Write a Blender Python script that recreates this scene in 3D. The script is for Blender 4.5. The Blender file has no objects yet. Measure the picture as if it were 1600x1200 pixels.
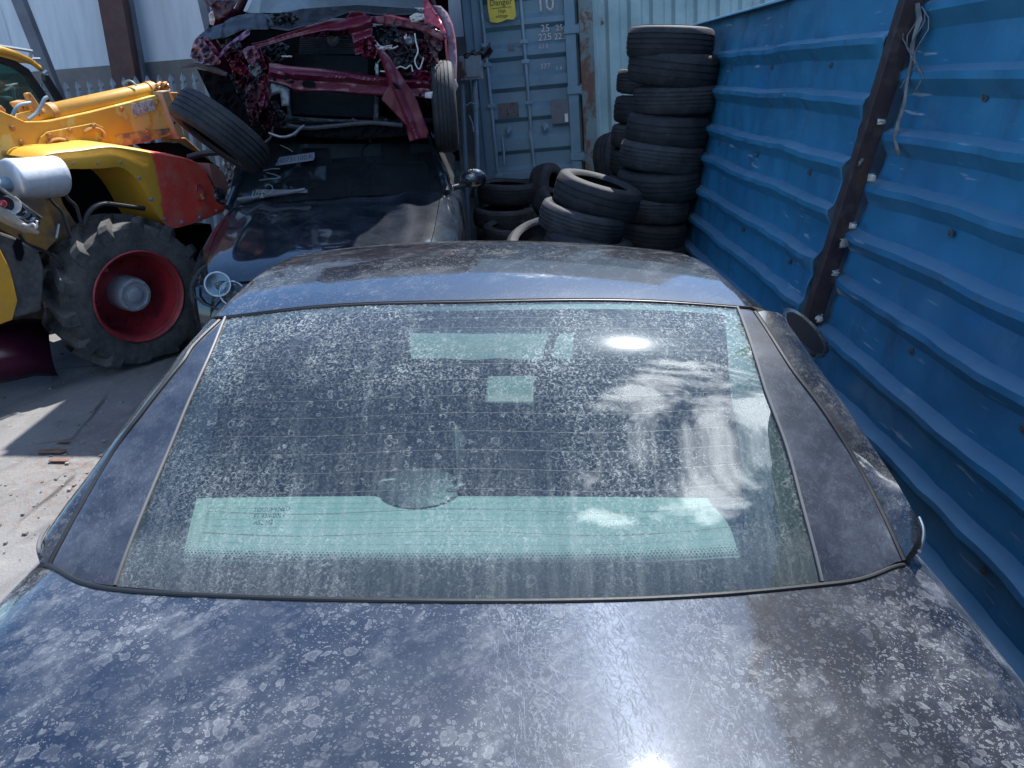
import bpy, bmesh, math, random
from mathutils import Vector, Matrix, noise
R=math.radians
random.seed(7)
S=bpy.context.scene
C=S.collection
# ---------------- camera ----------------
CAMH=1.78; FPX=1150.0
cam=bpy.data.objects.new('camera',bpy.data.cameras.new('camera')); C.objects.link(cam)
cam.data.sensor_width=36; cam.data.lens=FPX/1600*36
cam.data.clip_start=.02; cam.data.clip_end=500
cam.location=(0,0,CAMH); cam.rotation_euler=(R(90-22.74),0,R(.23)); S.camera=cam
CM=cam.rotation_euler.to_matrix(); CP=Vector(cam.location)
# ---------------- light ----------------
SUN=Vector((.21,.51,.835)).normalized()
sl=bpy.data.lights.new('sun','SUN'); sl.energy=4.9; sl.angle=R(.5); sl.color=(1,.985,.955)
so=bpy.data.objects.new('sun',sl); C.objects.link(so)
so.rotation_euler=SUN.to_track_quat('Z','Y').to_euler(); so.location=(2,4,8)
S.view_settings.view_transform='Standard'; S.view_settings.look='None'; S.view_settings.gamma=1
S.view_settings.exposure=1.02
CLOUDS=[((.34,.27,.90),.982,1),((.37,.14,.92),.985,1),((.27,.04,.96),.982,1),((.19,-.04,.98),.990,.9),((.1,.93,.34),.965,.9),((.9,.2,.5),.9,.8),((-.2,-.8,.6),.85,.8)]
W=bpy.data.worlds.new('World'); S.world=W; W.use_nodes=True
nt=W.node_tree; nt.nodes.clear()
def nd(nt,t,**k):
    n=nt.nodes.new(t)
    for a,b in k.items():
        if a.startswith('_'): setattr(n,a[1:],b)
    return n
sky=nd(nt,'ShaderNodeTexSky'); sky.sky_type='NISHITA'; sky.sun_disc=False
sky.sun_elevation=math.asin(SUN.z); sky.sun_rotation=math.atan2(SUN.x,SUN.y); sky.air_density=1.0; sky.dust_density=.6; sky.ozone_density=2.5
bg=nd(nt,'ShaderNodeBackground'); bg.inputs[1].default_value=.115
wo=nd(nt,'ShaderNodeOutputWorld')
tc=nd(nt,'ShaderNodeTexCoord')
L=nt.links.new
tint=nd(nt,'ShaderNodeMix'); tint.data_type='RGBA'; tint.blend_type='MULTIPLY'; tint.inputs[0].default_value=1; tint.inputs[7].default_value=(.66,.92,1.14,1)
L(sky.outputs[0],tint.inputs[6])
nz=nd(nt,'ShaderNodeTexNoise'); nz.inputs['Scale'].default_value=7.5; nz.inputs['Detail'].default_value=10; nz.inputs['Roughness'].default_value=.62; nz.inputs['Distortion'].default_value=.4
L(tc.outputs['Generated'],nz.inputs['Vector'])
nm=nd(nt,'ShaderNodeVectorMath'); nm.operation='NORMALIZE'; L(tc.outputs['Generated'],nm.inputs[0])
acc=None
def mth(op,a,b,c=None):
    m=nd(nt,'ShaderNodeMath'); m.operation=op
    for k,x in enumerate((a,b,c)):
        if x is None: continue
        if isinstance(x,(int,float)): m.inputs[k].default_value=x
        else: L(x,m.inputs[k])
    return m.outputs[0]
# cloud banks: (direction, angular cosine size, weight)
for dv,c0_,wt in CLOUDS:
    v=Vector(dv).normalized(); dp=nd(nt,'ShaderNodeVectorMath'); dp.operation='DOT_PRODUCT'; L(nm.outputs[0],dp.inputs[0]); dp.inputs[1].default_value=v
    r=nd(nt,'ShaderNodeMapRange'); r.interpolation_type='SMOOTHSTEP'; L(dp.outputs['Value'],r.inputs[0]); r.inputs[1].default_value=c0_; r.inputs[2].default_value=1-(1-c0_)*.15; r.inputs[3].default_value=0; r.inputs[4].default_value=wt
    acc=r.outputs[0] if acc is None else mth('MAXIMUM',acc,r.outputs[0])
f=mth('MULTIPLY_ADD',acc,.30,nz.outputs['Fac'])
cr=nd(nt,'ShaderNodeMapRange'); cr.interpolation_type='SMOOTHSTEP'; L(f,cr.inputs[0]); cr.inputs[1].default_value=.70; cr.inputs[2].default_value=.88; cr.inputs[4].default_value=.95
mx=nd(nt,'ShaderNodeMix'); mx.data_type='RGBA'; mx.inputs[7].default_value=(25,27.5,30,1)
L(cr.outputs[0],mx.inputs[0]); L(tint.outputs[2],mx.inputs[6]); L(mx.outputs[2],bg.inputs[0]); L(bg.outputs[0],wo.inputs[0])
S.cycles.max_bounces=10; S.cycles.transparent_max_bounces=16; S.cycles.glossy_bounces=4
S.cycles.sample_clamp_indirect=6; S.cycles.caustics_reflective=False; S.cycles.caustics_refractive=False

# ---------------- unprojection of photo pixels (1600x1200) into the yard ----------------
def ray(px,py): return CM@Vector(((px-800)/FPX,-(py-600)/FPX,-1))
def atY(px,py,Y): d=ray(px,py); return CP+d*(Y/d.y)
def atZ(px,py,z): d=ray(px,py); return CP+d*((z-CAMH)/d.z)
def atpl(px,py,p,n): d=ray(px,py); return CP+d*((p-CP).dot(n)/d.dot(n))
def hit(px,py,F,t0=.6,t1=5):
    d=ray(px,py); t=t0
    while t<t1:
        p=CP+d*t
        if p.z<F(p.x,p.y):
            a,b=t-.01,t
            for _ in range(20):
                m=(a+b)/2; p=CP+d*m
                if p.z<F(p.x,p.y): b=m
                else: a=m
            return CP+d*b
        t+=.01
    return None
def lerp(a,b,t): return a+(b-a)*t
def interp(tab,x):
    if x<=tab[0][0]: return tab[0][1]
    if x>=tab[-1][0]: return tab[-1][1]
    for i in range(len(tab)-1):
        if x<=tab[i+1][0]: break
    def sl(j):
        if j<=0: return (tab[1][1]-tab[0][1])/(tab[1][0]-tab[0][0])
        if j>=len(tab)-1: return (tab[-1][1]-tab[-2][1])/(tab[-1][0]-tab[-2][0])
        return (tab[j+1][1]-tab[j-1][1])/(tab[j+1][0]-tab[j-1][0])
    x0,y0=tab[i]; x1,y1=tab[i+1]; h=x1-x0; t=(x-x0)/h
    return (2*t**3-3*t*t+1)*y0+(t**3-2*t*t+t)*h*sl(i)+(-2*t**3+3*t*t)*y1+(t**3-t*t)*h*sl(i+1)
def poly(pts,t):
    "point on polyline by fraction of length, smoothed"
    n=len(pts)
    if n==1: return pts[0]
    ds=[0]
    for i in range(n-1): ds.append(ds[-1]+max(1e-6,(pts[i+1]-pts[i]).length))
    T=t*ds[-1]
    return Vector([interp([(ds[i],pts[i][k]) for i in range(n)],T) for k in range(len(pts[0]))])

# ---------------- mesh building ----------------
class MB:
    def __init__(s): s.v=[]; s.f=[]
    def add(s,vs,fs):
        o=len(s.v); s.v+= [Vector(v) for v in vs]; s.f+=[tuple(i+o for i in f) for f in fs]; return s
    def grid(s,rows,closeu=False,closev=False):
        n=len(rows); m=len(rows[0]); vs=[p for r in rows for p in r]; fs=[]
        for i in range(n if closev else n-1):
            for j in range(m if closeu else m-1):
                a=i*m+j; b=i*m+(j+1)%m; c=((i+1)%n)*m+(j+1)%m; d=((i+1)%n)*m+j
                fs.append((a,b,c,d))
        return s.add(vs,fs)
    def box(s,c,d,rot=None):
        c=Vector(c); M=rot.to_matrix() if hasattr(rot,'to_matrix') else (rot if rot else Matrix.Identity(3))
        vs=[c+M@Vector((x*d[0]/2,y*d[1]/2,z*d[2]/2)) for x in(-1,1) for y in(-1,1) for z in(-1,1)]
        return s.add(vs,[(0,1,3,2),(4,6,7,5),(0,4,5,1),(2,3,7,6),(0,2,6,4),(1,5,7,3)])
    def tube(s,pts,r,n=10,cap=True):
        pts=[Vector(p) for p in pts]; rows=[]; up=None
        for i,p in enumerate(pts):
            a=pts[max(0,i-1)]; b=pts[min(len(pts)-1,i+1)]; t=(b-a).normalized()
            if up is None:
                up=Vector((0,0,1)) if abs(t.z)<.9 else Vector((1,0,0))
            x=t.cross(up).normalized(); y=x.cross(t).normalized(); up=y
            rr=r[i] if isinstance(r,(list,tuple)) else r
            rows.append([p+(x*math.cos(q*2*math.pi/n)+y*math.sin(q*2*math.pi/n))*rr for q in range(n)])
        o=len(s.v); s.grid(rows,closeu=True)
        if cap:
            s.f.append(tuple(o+q for q in range(n))[::-1]); s.f.append(tuple(o+(len(pts)-1)*n+q for q in range(n)))
        return s
    def lathe(s,prof,c,ax,n=48,closed=False):
        "prof: list (r,h) along axis"
        c=Vector(c); ax=Vector(ax).normalized(); u=ax.orthogonal().normalized(); w=ax.cross(u)
        rows=[[c+ax*h+(u*math.cos(q*2*math.pi/n)+w*math.sin(q*2*math.pi/n))*r for q in range(n)] for r,h in prof]
        return s.grid(rows,closeu=True,closev=closed)
    def prism(s,outline,vec):
        "outline: coplanar world points, extruded by vec"
        vec=Vector(vec); n=len(outline); o=len(s.v)
        s.v+=[Vector(p) for p in outline]+[Vector(p)+vec for p in outline]
        s.f.append(tuple(o+i for i in range(n))); s.f.append(tuple(o+n+i for i in range(n))[::-1])
        for i in range(n): s.f.append((o+i,o+n+i,o+n+(i+1)%n,o+(i+1)%n))
        return s
    def build(s,name,mat,parent=None,smooth=True,bevel=0,solid=0,sub=0,ang=35,label=None):
        off=Vector(parent_world(parent)) if parent else Vector((0,0,0))
        me=bpy.data.meshes.new(name); me.from_pydata([v-off for v in s.v],[],s.f); me.update()
        bm=bmesh.new(); bm.from_mesh(me); bmesh.ops.remove_doubles(bm,verts=bm.verts,dist=1e-5)
        bmesh.ops.recalc_face_normals(bm,faces=bm.faces)
        for f in bm.faces: f.smooth=smooth
        if smooth:
            for e in bm.edges:
                if len(e.link_faces)==2 and e.calc_face_angle(0)>R(ang): e.smooth=False
        bm.to_mesh(me); bm.free()
        o=bpy.data.objects.new(name,me); C.objects.link(o)
        if mat: me.materials.append(mat)
        if parent: o.parent=parent
        if sub: m=o.modifiers.new('s','SUBSURF'); m.levels=m.render_levels=sub
        if solid: m=o.modifiers.new('t','SOLIDIFY'); m.thickness=solid; m.offset=0
        if bevel: m=o.modifiers.new('b','BEVEL'); m.width=bevel; m.segments=2; m.limit_method='ANGLE'; m.angle_limit=R(40)
        if label: o['label']=label
        return o
def parent_world(p):
    v=Vector((0,0,0))
    while p: v+=Vector(p.location); p=p.parent
    return v
def tag(o,label=None,cat=None,group=None,kind=None):
    if label: o['label']=label
    if cat: o['category']=cat
    if group: o['group']=group
    if kind: o['kind']=kind
    return o
def thing(name,label,cat,loc,group=None):
    o=bpy.data.objects.new(name,None); C.objects.link(o); o.location=loc; o.empty_display_size=.2
    return tag(o,label,cat,group)
def text_mesh(s,size,origin,xdir,ydir,depth=.001):
    cu=bpy.data.curves.new('t','FONT'); cu.body=s; cu.size=size; cu.resolution_u=3
    ob=bpy.data.objects.new('t',cu); C.objects.link(ob)
    dg=bpy.context.evaluated_depsgraph_get(); me=bpy.data.meshes.new_from_object(ob.evaluated_get(dg))
    xd=Vector(xdir).normalized(); yd=Vector(ydir).normalized(); nn=xd.cross(yd).normalized()
    vs=[Vector(origin)+xd*v.co.x+yd*v.co.y+nn*depth for v in me.vertices]; fs=[tuple(p.vertices) for p in me.polygons]
    bpy.data.objects.remove(ob); bpy.data.curves.remove(cu); bpy.data.meshes.remove(me)
    return vs,fs

# ---------------- materials ----------------
class N:
    "tiny node helper"
    def __init__(s,name):
        s.m=bpy.data.materials.new(name); s.m.use_nodes=True; s.t=s.m.node_tree; s.t.nodes.clear()
        s.out=s.t.nodes.new('ShaderNodeOutputMaterial'); s.co=s.t.nodes.new('ShaderNodeTexCoord').outputs['Object']
    def n(s,t,**k):
        x=s.t.nodes.new('ShaderNode'+t)
        for a,b in k.items():
            if a in('_op',): x.operation=b
            elif a=='_bt': x.blend_type=b
            elif a=='_ft': x.feature=b
            elif a=='_dt': x.data_type=b
            else:
                i=x.inputs[a.replace('_',' ')] if not a[0]=='i' else x.inputs[int(a[1:])]
                s.set(i,b)
        return x
    def set(s,i,b):
        if isinstance(b,bpy.types.NodeSocket): s.t.links.new(b,i)
        elif b is not None:
            if isinstance(b,(tuple,list)) and len(b)==3 and i.type=='RGBA': b=(*b,1)
            i.default_value=b
    def map(s,scale=(1,1,1),rot=(0,0,0),loc=(0,0,0),src=None):
        x=s.t.nodes.new('ShaderNodeMapping'); s.set(x.inputs[0],src or s.co); x.inputs['Scale'].default_value=scale; x.inputs['Rotation'].default_value=rot; x.inputs['Location'].default_value=loc
        return x.outputs[0]
    def noise(s,scale,detail=4,rough=.55,vec=None,dist=0):
        x=s.n('TexNoise',Scale=scale,Detail=detail,Roughness=rough,Distortion=dist); s.set(x.inputs['Vector'],vec or s.co); return x.outputs['Fac']
    def vor(s,scale,ft='F1',vec=None,rnd=1,out='Distance'):
        x=s.t.nodes.new('ShaderNodeTexVoronoi'); x.feature=ft; x.inputs['Scale'].default_value=scale; x.inputs['Randomness'].default_value=rnd; s.set(x.inputs['Vector'],vec or s.co); return x.outputs[out]
    def ramp(s,f,a,b,lo=0.,hi=1.):
        x=s.t.nodes.new('ShaderNodeMapRange'); x.interpolation_type='SMOOTHSTEP'; s.set(x.inputs[0],f)
        x.inputs[1].default_value=a; x.inputs[2].default_value=b; x.inputs[3].default_value=lo; x.inputs[4].default_value=hi; return x.outputs[0]
    def math(s,op,a,b=0.,c=None):
        x=s.t.nodes.new('ShaderNodeMath'); x.operation=op; x.use_clamp=False; s.set(x.inputs[0],a); s.set(x.inputs[1],b)
        if c is not None: s.set(x.inputs[2],c)
        return x.outputs[0]
    def mixc(s,f,a,b,bt='MIX'):
        x=s.t.nodes.new('ShaderNodeMix'); x.data_type='RGBA'; x.blend_type=bt; s.set(x.inputs[0],f); s.set(x.inputs[6],a); s.set(x.inputs[7],b); return x.outputs[2]
    def mixs(s,f,a,b):
        x=s.t.nodes.new('ShaderNodeMixShader'); s.set(x.inputs[0],f); s.t.links.new(a,x.inputs[1]); s.t.links.new(b,x.inputs[2]); return x.outputs[0]
    def bump(s,h,strength=.5,dist=.01,nrm=None):
        x=s.t.nodes.new('ShaderNodeBump'); x.inputs['Strength'].default_value=strength; x.inputs['Distance'].default_value=dist; s.set(x.inputs['Height'],h)
        if nrm: s.set(x.inputs['Normal'],nrm)
        return x.outputs[0]
    def pr(s,col,rough=.5,metal=0.,nrm=None,coat=0.,crough=.05,spec=.5,**k):
        x=s.t.nodes.new('ShaderNodeBsdfPrincipled'); s.set(x.inputs['Base Color'],col); s.set(x.inputs['Roughness'],rough); s.set(x.inputs['Metallic'],metal)
        s.set(x.inputs['Coat Weight'],coat); s.set(x.inputs['Coat Roughness'],crough); s.set(x.inputs['Specular IOR Level'],spec)
        if nrm is not None: s.set(x.inputs['Normal'],nrm)
        for a,b in k.items(): s.set(x.inputs[a.replace('_',' ')],b)
        return x.outputs[0]
    def sep(s,vec=None):
        x=s.t.nodes.new('ShaderNodeSeparateXYZ'); s.set(x.inputs[0],vec or s.co); return x.outputs
    def done(s,sh): s.t.links.new(sh,s.out.inputs[0]); return s.m

def worn(name,col,col2=None,rough=.5,metal=0.,scale=4,dirt=(.16,.14,.12),dirtamt=.35,rust=0,coat=0.,bump=.15,spec=.5,streak=0,fine=60):
    "painted / plain surface with patchy colour, grime and optional rust"
    k=N(name); col2=col2 or tuple(c*.7 for c in col)
    n1=k.noise(scale,6,.6); c=k.mixc(k.ramp(n1,.35,.65),col,col2)
    n2=k.noise(scale*2.3,8,.7,k.map((1,1,.35 if streak else 1),loc=(4,2,7)))
    dm=k.math('MULTIPLY',k.ramp(n2,.45,.72),dirtamt); c=k.mixc(dm,c,dirt)
    ro=k.math('ADD',rough,k.math('MULTIPLY',dm,.5)); me=metal
    if rust:
        n3=k.noise(scale*1.7,10,.72,k.map((1,1,.5),loc=(9,1,3))); rm=k.ramp(n3,.68-rust*.25,.72-rust*.22)
        rc=k.mixc(k.noise(40,4),(.16,.06,.03),(.07,.03,.02)); c=k.mixc(rm,c,rc); ro=k.math('ADD',ro,k.math('MULTIPLY',rm,.4))
    nb=k.bump(k.noise(fine,5,.6),bump,.004)
    return k.done(k.pr(c,ro,me,nb,coat=coat,spec=spec))

def car_paint(name,base,dustc,dust,deck=False,coatr=.03,spots=1.,metal=.0,ior=1.75,bspec=.08):
    k=N(name)
    flake=k.noise(900,1,.5)
    c=k.mixc(k.ramp(flake,.5,.75),base,tuple(min(1,x*1.6+.003) for x in base))
    # dried water marks: blotches with bright rims, two sizes
    wv=k.noise(9,3,.5); wp=k.n('VectorMath',_op='MULTIPLY_ADD',i1=(.03,.03,.03)); k.set(wp.inputs[0],k.n('TexNoise',Scale=22.,Detail=3.).outputs['Color']); k.set(wp.inputs[2],k.co); wc=wp.outputs[0]
    tot=None
    for sc,thr,wt in ((34,.32,.42),(80,.34,.62),(170,.33,.85),(330,.3,.9)):
        x=k.t.nodes.new('ShaderNodeTexVoronoi'); x.inputs['Scale'].default_value=sc; k.set(x.inputs['Vector'],wc)
        d=x.outputs['Distance']; rnd=k.sep(x.outputs['Color'])[0]
        rad=k.math('MULTIPLY_ADD',rnd,.42,.02)
        ring=k.math('SUBTRACT',1.,k.ramp(k.math('ABSOLUTE',k.math('SUBTRACT',d,rad)),.0,.07))
        fill=k.ramp(k.math('SUBTRACT',d,rad),.03,-.03)
        on=k.ramp(k.sep(x.outputs['Color'])[1],.52,.6)
        q=k.math('MULTIPLY',k.math('MULTIPLY',k.math('ADD',k.math('MULTIPLY',ring,.55),k.math('MULTIPLY',fill,.4)),on),wt)
        tot=q if tot is None else k.math('MAXIMUM',tot,q)
    patch=k.ramp(k.noise(5,5,.6,k.map(loc=(2,5,1))),.38,.66)
    tot=k.math('MULTIPLY',tot,k.math('MULTIPLY_ADD',patch,.75,.25))
    smear=k.ramp(k.noise(16,9,.72,k.map((1,.5,1),loc=(1,3,2),src=k.map(rot=(0,0,.7)))),.48,.80)
    haze=k.math('MULTIPLY_ADD',k.ramp(k.noise(5.5,9,.7),.38,.68),1.9,.05)
    f=k.math('ADD',k.math('MULTIPLY',haze,dust),k.math('ADD',k.math('MULTIPLY',tot,.72*spots),k.math('MULTIPLY',smear,.34*spots)))
    f=k.math('MINIMUM',f,.75)
    scr=None
    # wash scratches in many directions
    for i,(a,sc) in enumerate(((0,1),(.5,1.3),(1.1,.9),(1.7,1.2),(2.3,1),(2.8,1.1))):
        s_=k.ramp(k.noise(380*sc,2,.5,k.map((1,.06,1),(0,0,0),(i,i*2,0),src=k.map(rot=(0,0,a)))),.60,.74)
        scr=s_ if scr is None else k.math('ADD',scr,s_)
    nb=k.bump(scr,.018 if deck else .03,.0006)
    body=k.pr(c,.42,metal,coat=1.,crough=coatr,Coat_IOR=ior,Coat_Normal=nb,spec=bspec)
    if deck:
        g=k.n('BsdfAnisotropic',Color=(.55,.66,.90),Roughness=.46,Anisotropy=.80,Rotation=0.); tv=k.n('CombineXYZ',X=1.,Y=0.,Z=0.)
        nz_=k.t.nodes.new('ShaderNodeVectorMath'); nz_.operation='MULTIPLY_ADD'; k.set(nz_.inputs[0],k.n('TexNoise',Scale=120.,Detail=2.).outputs['Color']); nz_.inputs[1].default_value=(.0,.5,0); k.set(nz_.inputs[2],tv.outputs[0])
        k.set(g.inputs['Tangent'],nz_.outputs[0]); k.set(g.inputs['Normal'],k.bump(scr,.11,.0012))
        body=k.mixs(k.math('MULTIPLY_ADD',k.ramp(scr,0,2),.03,.030),body,g.outputs[0])
    dc=k.mixc(k.noise(30,4),dustc,tuple(x*.75 for x in dustc))
    du=k.n('BsdfDiffuse',Color=dc,Roughness=.6,Normal=k.bump(tot,.3,.001))
    return k.done(k.mixs(f,body,du.outputs[0]))

def glass(name,tint,dust=0.,dustc=(.6,.58,.52),rough=.0,ior=1.6,streak=False,base=0.):
    k=N(name)
    bf=k.t.nodes.new('ShaderNodeNewGeometry').outputs['Backfacing']; fr=k.n('Fresnel',IOR=k.math('MULTIPLY_ADD',bf,1/ior-ior,ior)).outputs[0]
    tr=k.n('BsdfTransparent',Color=tint).outputs[0]
    gl=k.n('BsdfGlossy',Roughness=rough).outputs[0]
    sh=k.mixs(fr,tr,gl)
    if dust:
        # mottled dried-mud droplets
        wp=k.t.nodes.new('ShaderNodeVectorMath'); wp.operation='MULTIPLY_ADD'; k.set(wp.inputs[0],k.n('TexNoise',Scale=60.,Detail=3.).outputs['Color']); wp.inputs[1].default_value=(.018,.018,.018); k.set(wp.inputs[2],k.map((1,.8,1)) )
        e=k.vor(135,'DISTANCE_TO_EDGE',wp.outputs[0]); cells=k.math('SUBTRACT',1.,k.ramp(e,.0,.30))
        n1=k.ramp(k.noise(170,4,.6,wp.outputs[0]),.36,.75); patch=k.ramp(k.noise(3.6,6,.65,k.map(loc=(7,1,0))),.38,.66)
        run=k.ramp(k.noise(38,5,.6,k.map((1,.10,.10),loc=(5,0,0))),.5,.75)
        f=k.math('MULTIPLY',cells,n1); f=k.math('MULTIPLY',f,k.math('MULTIPLY_ADD',patch,.95,.22))
        f=k.math('ADD',f,k.math('MULTIPLY',run,.09)); sp=k.ramp(k.vor(130,'F1',wp.outputs[0]),.20,.10); f=k.math('ADD',f,k.math('MULTIPLY',sp,.35))
        x2=k.t.nodes.new('ShaderNodeTexVoronoi'); x2.inputs['Scale'].default_value=48; k.set(x2.inputs['Vector'],wp.outputs[0]); q2=k.math('SUBTRACT',1.,k.ramp(k.math('ABSOLUTE',k.math('SUBTRACT',x2.outputs['Distance'],k.math('MULTIPLY_ADD',k.sep(x2.outputs['Color'])[0],.35,.05))),0,.10)); q2=k.math('MULTIPLY',q2,k.ramp(k.sep(x2.outputs['Color'])[1],.6,.7)); f=k.math('ADD',f,k.math('MULTIPLY',q2,.30))
        if streak:
            Yc=k.sep()[1]; low=k.ramp(Yc,-.55,-.80); wr_=k.ramp(k.noise(60,6,.65,k.map((1,.07,.07),loc=(2,0,0))),.42,.72); f=k.math('MULTIPLY',f,k.math('SUBTRACT',1.,k.math('MULTIPLY',low,.45))); f=k.math('ADD',f,k.math('MULTIPLY',k.math('MULTIPLY',low,wr_),.15)); f=k.math('ADD',f,k.math('MULTIPLY',k.ramp(Yc,-.77,-.815),.10))
            wipe=k.ramp(k.noise(2.2,3,.5,k.map((1,1.6,1),loc=(0,4,0))),.40,.58,.68,1.); f=k.math('MULTIPLY',f,wipe)
        f=k.math('MINIMUM',k.math('MULTIPLY_ADD',f,dust,base),.9)
        du=k.n('BsdfDiffuse',Color=dustc).outputs[0]; tl=k.n('BsdfTranslucent',Color=dustc).outputs[0]
        hz=k.n('BsdfGlossy',Roughness=.15,Color=(.9,.95,1)).outputs[0]
        sh=k.mixs(.0022,sh,hz)
        sh=k.mixs(f,sh,k.mixs(.25,du,tl))
    return k.done(sh)

def plain(name,col,rough=.5,metal=0.,bump=0.,scale=80,coat=0.,spec=.5):
    k=N(name); nb=k.bump(k.noise(scale,4),bump,.003) if bump else None
    c=k.mixc(k.noise(scale*.2,4),col,tuple(x*.8 for x in col))
    return k.done(k.pr(c,rough,metal,nb,coat=coat,spec=spec))

M={}
M['deck']=car_paint('deck paint',(.003,.004,.009),(.50,.51,.52),.045,deck=True,ior=1.72)
M['body']=car_paint('car paint',(.004,.005,.009),(.44,.47,.52),.05,ior=2.0)
M['quarter']=car_paint('quarter paint',(.018,.021,.030),(.42,.45,.50),.075,spots=.45,coatr=.12,ior=1.75)
M['rglass']=glass('rear glass',(.54,.72,.71,1),dust=.78,dustc=(.54,.58,.56),base=.025,rough=.006,ior=2.05,streak=True)
M['cglass']=glass('clear tint glass',(.62,.78,.76,1))
M['dglass']=glass('dark glass',(.05,.06,.06,1),dust=.3,base=.05)
M['frit']=plain('black ceramic border',(.008,.009,.012),.5,bump=.05)
M['seal']=plain('black rubber seal',(.012,.012,.013),.45,bump=.1)
M['chrome']=plain('bright metal trim',(.62,.63,.65),.22,1.)
M['black']=plain('black plastic',(.018,.019,.021),.5,bump=.2)
M['dark']=plain('dark cavity',(.008,.009,.011),1.,spec=.05)
M['dash']=plain('dashboard skin',(.13,.15,.14),.9)
M['shelf']=plain('pale grey shelf',(.31,.34,.31),.9,bump=.3,scale=300)
M['trim']=plain('grey cabin trim',(.30,.31,.30),.85,bump=.2,scale=200)
M['seat']=plain('dark seat leather',(.035,.037,.042),.55,bump=.2)
M['wire']=plain('heater wire',(.20,.075,.04),.6)
# ================= ground =================
def asphalt():
    k=N('yard asphalt')
    n1=k.noise(.9,7,.62); n2=k.noise(6,8,.7); n3=k.noise(90,4,.6)
    c=k.mixc(k.ramp(n1,.3,.7),(.185,.178,.172),(.115,.112,.112))
    c=k.mixc(k.math('MULTIPLY',k.ramp(n2,.5,.75),.6),c,(.27,.245,.22))
    c=k.mixc(k.math('MULTIPLY',k.ramp(k.noise(2.1,6,.65,k.map(loc=(5,9,0))),.6,.72),.75),c,(.045,.043,.045))
    c=k.mixc(k.math('MULTIPLY',k.ramp(n3,.55,.8),.35),c,(.32,.30,.28))
    dd=k.n('VectorMath',_op='DISTANCE'); k.set(dd.inputs[0],k.co); dd.inputs[1].default_value=(-1.95,3.2,0); bm_=k.math('MULTIPLY',k.ramp(dd.outputs['Value'],.9,.1),k.ramp(k.noise(18,9,.8),.45,.6)); c=k.mixc(k.math('MULTIPLY',bm_,.8),c,(.14,.085,.055))
    ck=k.n('VectorMath',_op='MULTIPLY_ADD',i1=(.35,.35,0)); k.set(ck.inputs[0],k.n('TexNoise',Scale=2.5,Detail=6.).outputs['Color']); k.set(ck.inputs[2],k.co)
    cke=k.ramp(k.vor(.75,'DISTANCE_TO_EDGE',ck.outputs[0]),.012,.002); c=k.mixc(k.math('MULTIPLY',cke,k.ramp(k.noise(1.7,3),.4,.55,0,.8)),c,(.03,.028,.027))
    trk=k.ramp(k.noise(3.2,5,.6,k.map((1.8,.16,1),loc=(2,0,0),src=k.map(rot=(0,0,.45)))),.54,.68); c=k.mixc(k.math('MULTIPLY',trk,.45),c,(.06,.057,.056))
    oil=k.ramp(k.noise(1.3,5,.6,k.map(loc=(1.2,3.3,0))),.60,.70)
    ro=k.math('SUBTRACT',.85,k.math('MULTIPLY',oil,.45))
    h=k.math('ADD',n3,k.math('MULTIPLY',n2,2.))
    return k.done(k.pr(c,ro,0,k.bump(h,.6,.008)))
g=MB(); nx,ny=120,120
g.grid([[Vector((x,y,.012*noise.noise(Vector((x*.6,y*.6,0)))+.004*noise.noise(Vector((x*4,y*4,3))))) for x in [(-8+16*i/nx) for i in range(nx+1)]] for y in [(-3+14*j/ny) for j in range(ny+1)]])
o=g.build('ground',asphalt()); o['kind']='structure'
far=MB(); far.grid([[Vector((x,y,-.03)) for x in(-150,150)] for y in (-150,150)]); o=far.build('terrain',worn('far yard ground',(.16,.15,.14),dirtamt=.5,scale=.5)); o['kind']='structure'

gr=MB(); rg_=random.Random(3)
for i in range(900):
    x=rg_.uniform(-4.2,-.95); y=rg_.uniform(1.0,5.2); s=rg_.choice((.002,.003,.004,.006,.009))*rg_.uniform(.7,1.3)
    if i%3==0: x=-1.5-abs(rg_.gauss(0,.5)); y=3.2+rg_.gauss(0,.5)
    c=Vector((x,y,s*.3)); vs=[c+Vector((s*rg_.uniform(.6,1.2)*a,s*rg_.uniform(.6,1.2)*b,s*rg_.uniform(.3,.9)*d)) for a in(-1,1) for b in(-1,1) for d in(-1,1)]
    gr.add(vs,[(0,1,3,2),(4,6,7,5),(0,4,5,1),(2,3,7,6),(0,2,6,4),(1,5,7,3)])
o=gr.build('gravel',worn('loose grit',(.26,.24,.22),(.12,.11,.10),rough=.9,scale=30),None,smooth=False); tag(o,'loose grit and stone chips scattered over the yard asphalt','gravel',kind='stuff')

# ================= near car (dark convertible coupe) =================
CX=-.065
ZC=[(.95,.93),(1.07,1.022),(1.25,1.128),(1.45,1.239),(1.64,1.300),(1.80,1.330),(1.95,1.340),(2.10,1.332),(2.25,1.309),(2.45,1.262),(2.75,1.08),(3.05,.90)]
WR=[(.95,.765),(1.1,.742),(1.3,.705),(1.64,.630),(2.0,.585),(2.3,.57),(2.5,.585),(3.1,.72)]
def G(x,Y):
    xr=abs(x-CX); w=interp(WR,Y); q=xr/w
    z=interp(ZC,Y)-.035*q*q
    if xr>w: d=xr-w; z-=.5*d+9*d*d
    return z
ZD=[(.38,.982),(.5,.996),(.7,1.010),(.9,1.019),(1.1,1.024),(3.0,.985),(3.4,.90),(3.8,.76),(3.92,.66)]
def D(x,Y):
    xr=abs(x-CX); z=interp(ZD,Y)-.042*(xr/.8)**2+.006
    if xr>.70: z-=2.8*(xr-.70)**2
    if Y<1.35: z+=.005*math.exp(-((xr-.79-.05*(1-Y))/.014)**2)
    return z
car=thing('parked_coupe','dusty dark blue coupe convertible filling the foreground, seen from behind over its boot','car',(CX,1.9,0))
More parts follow.
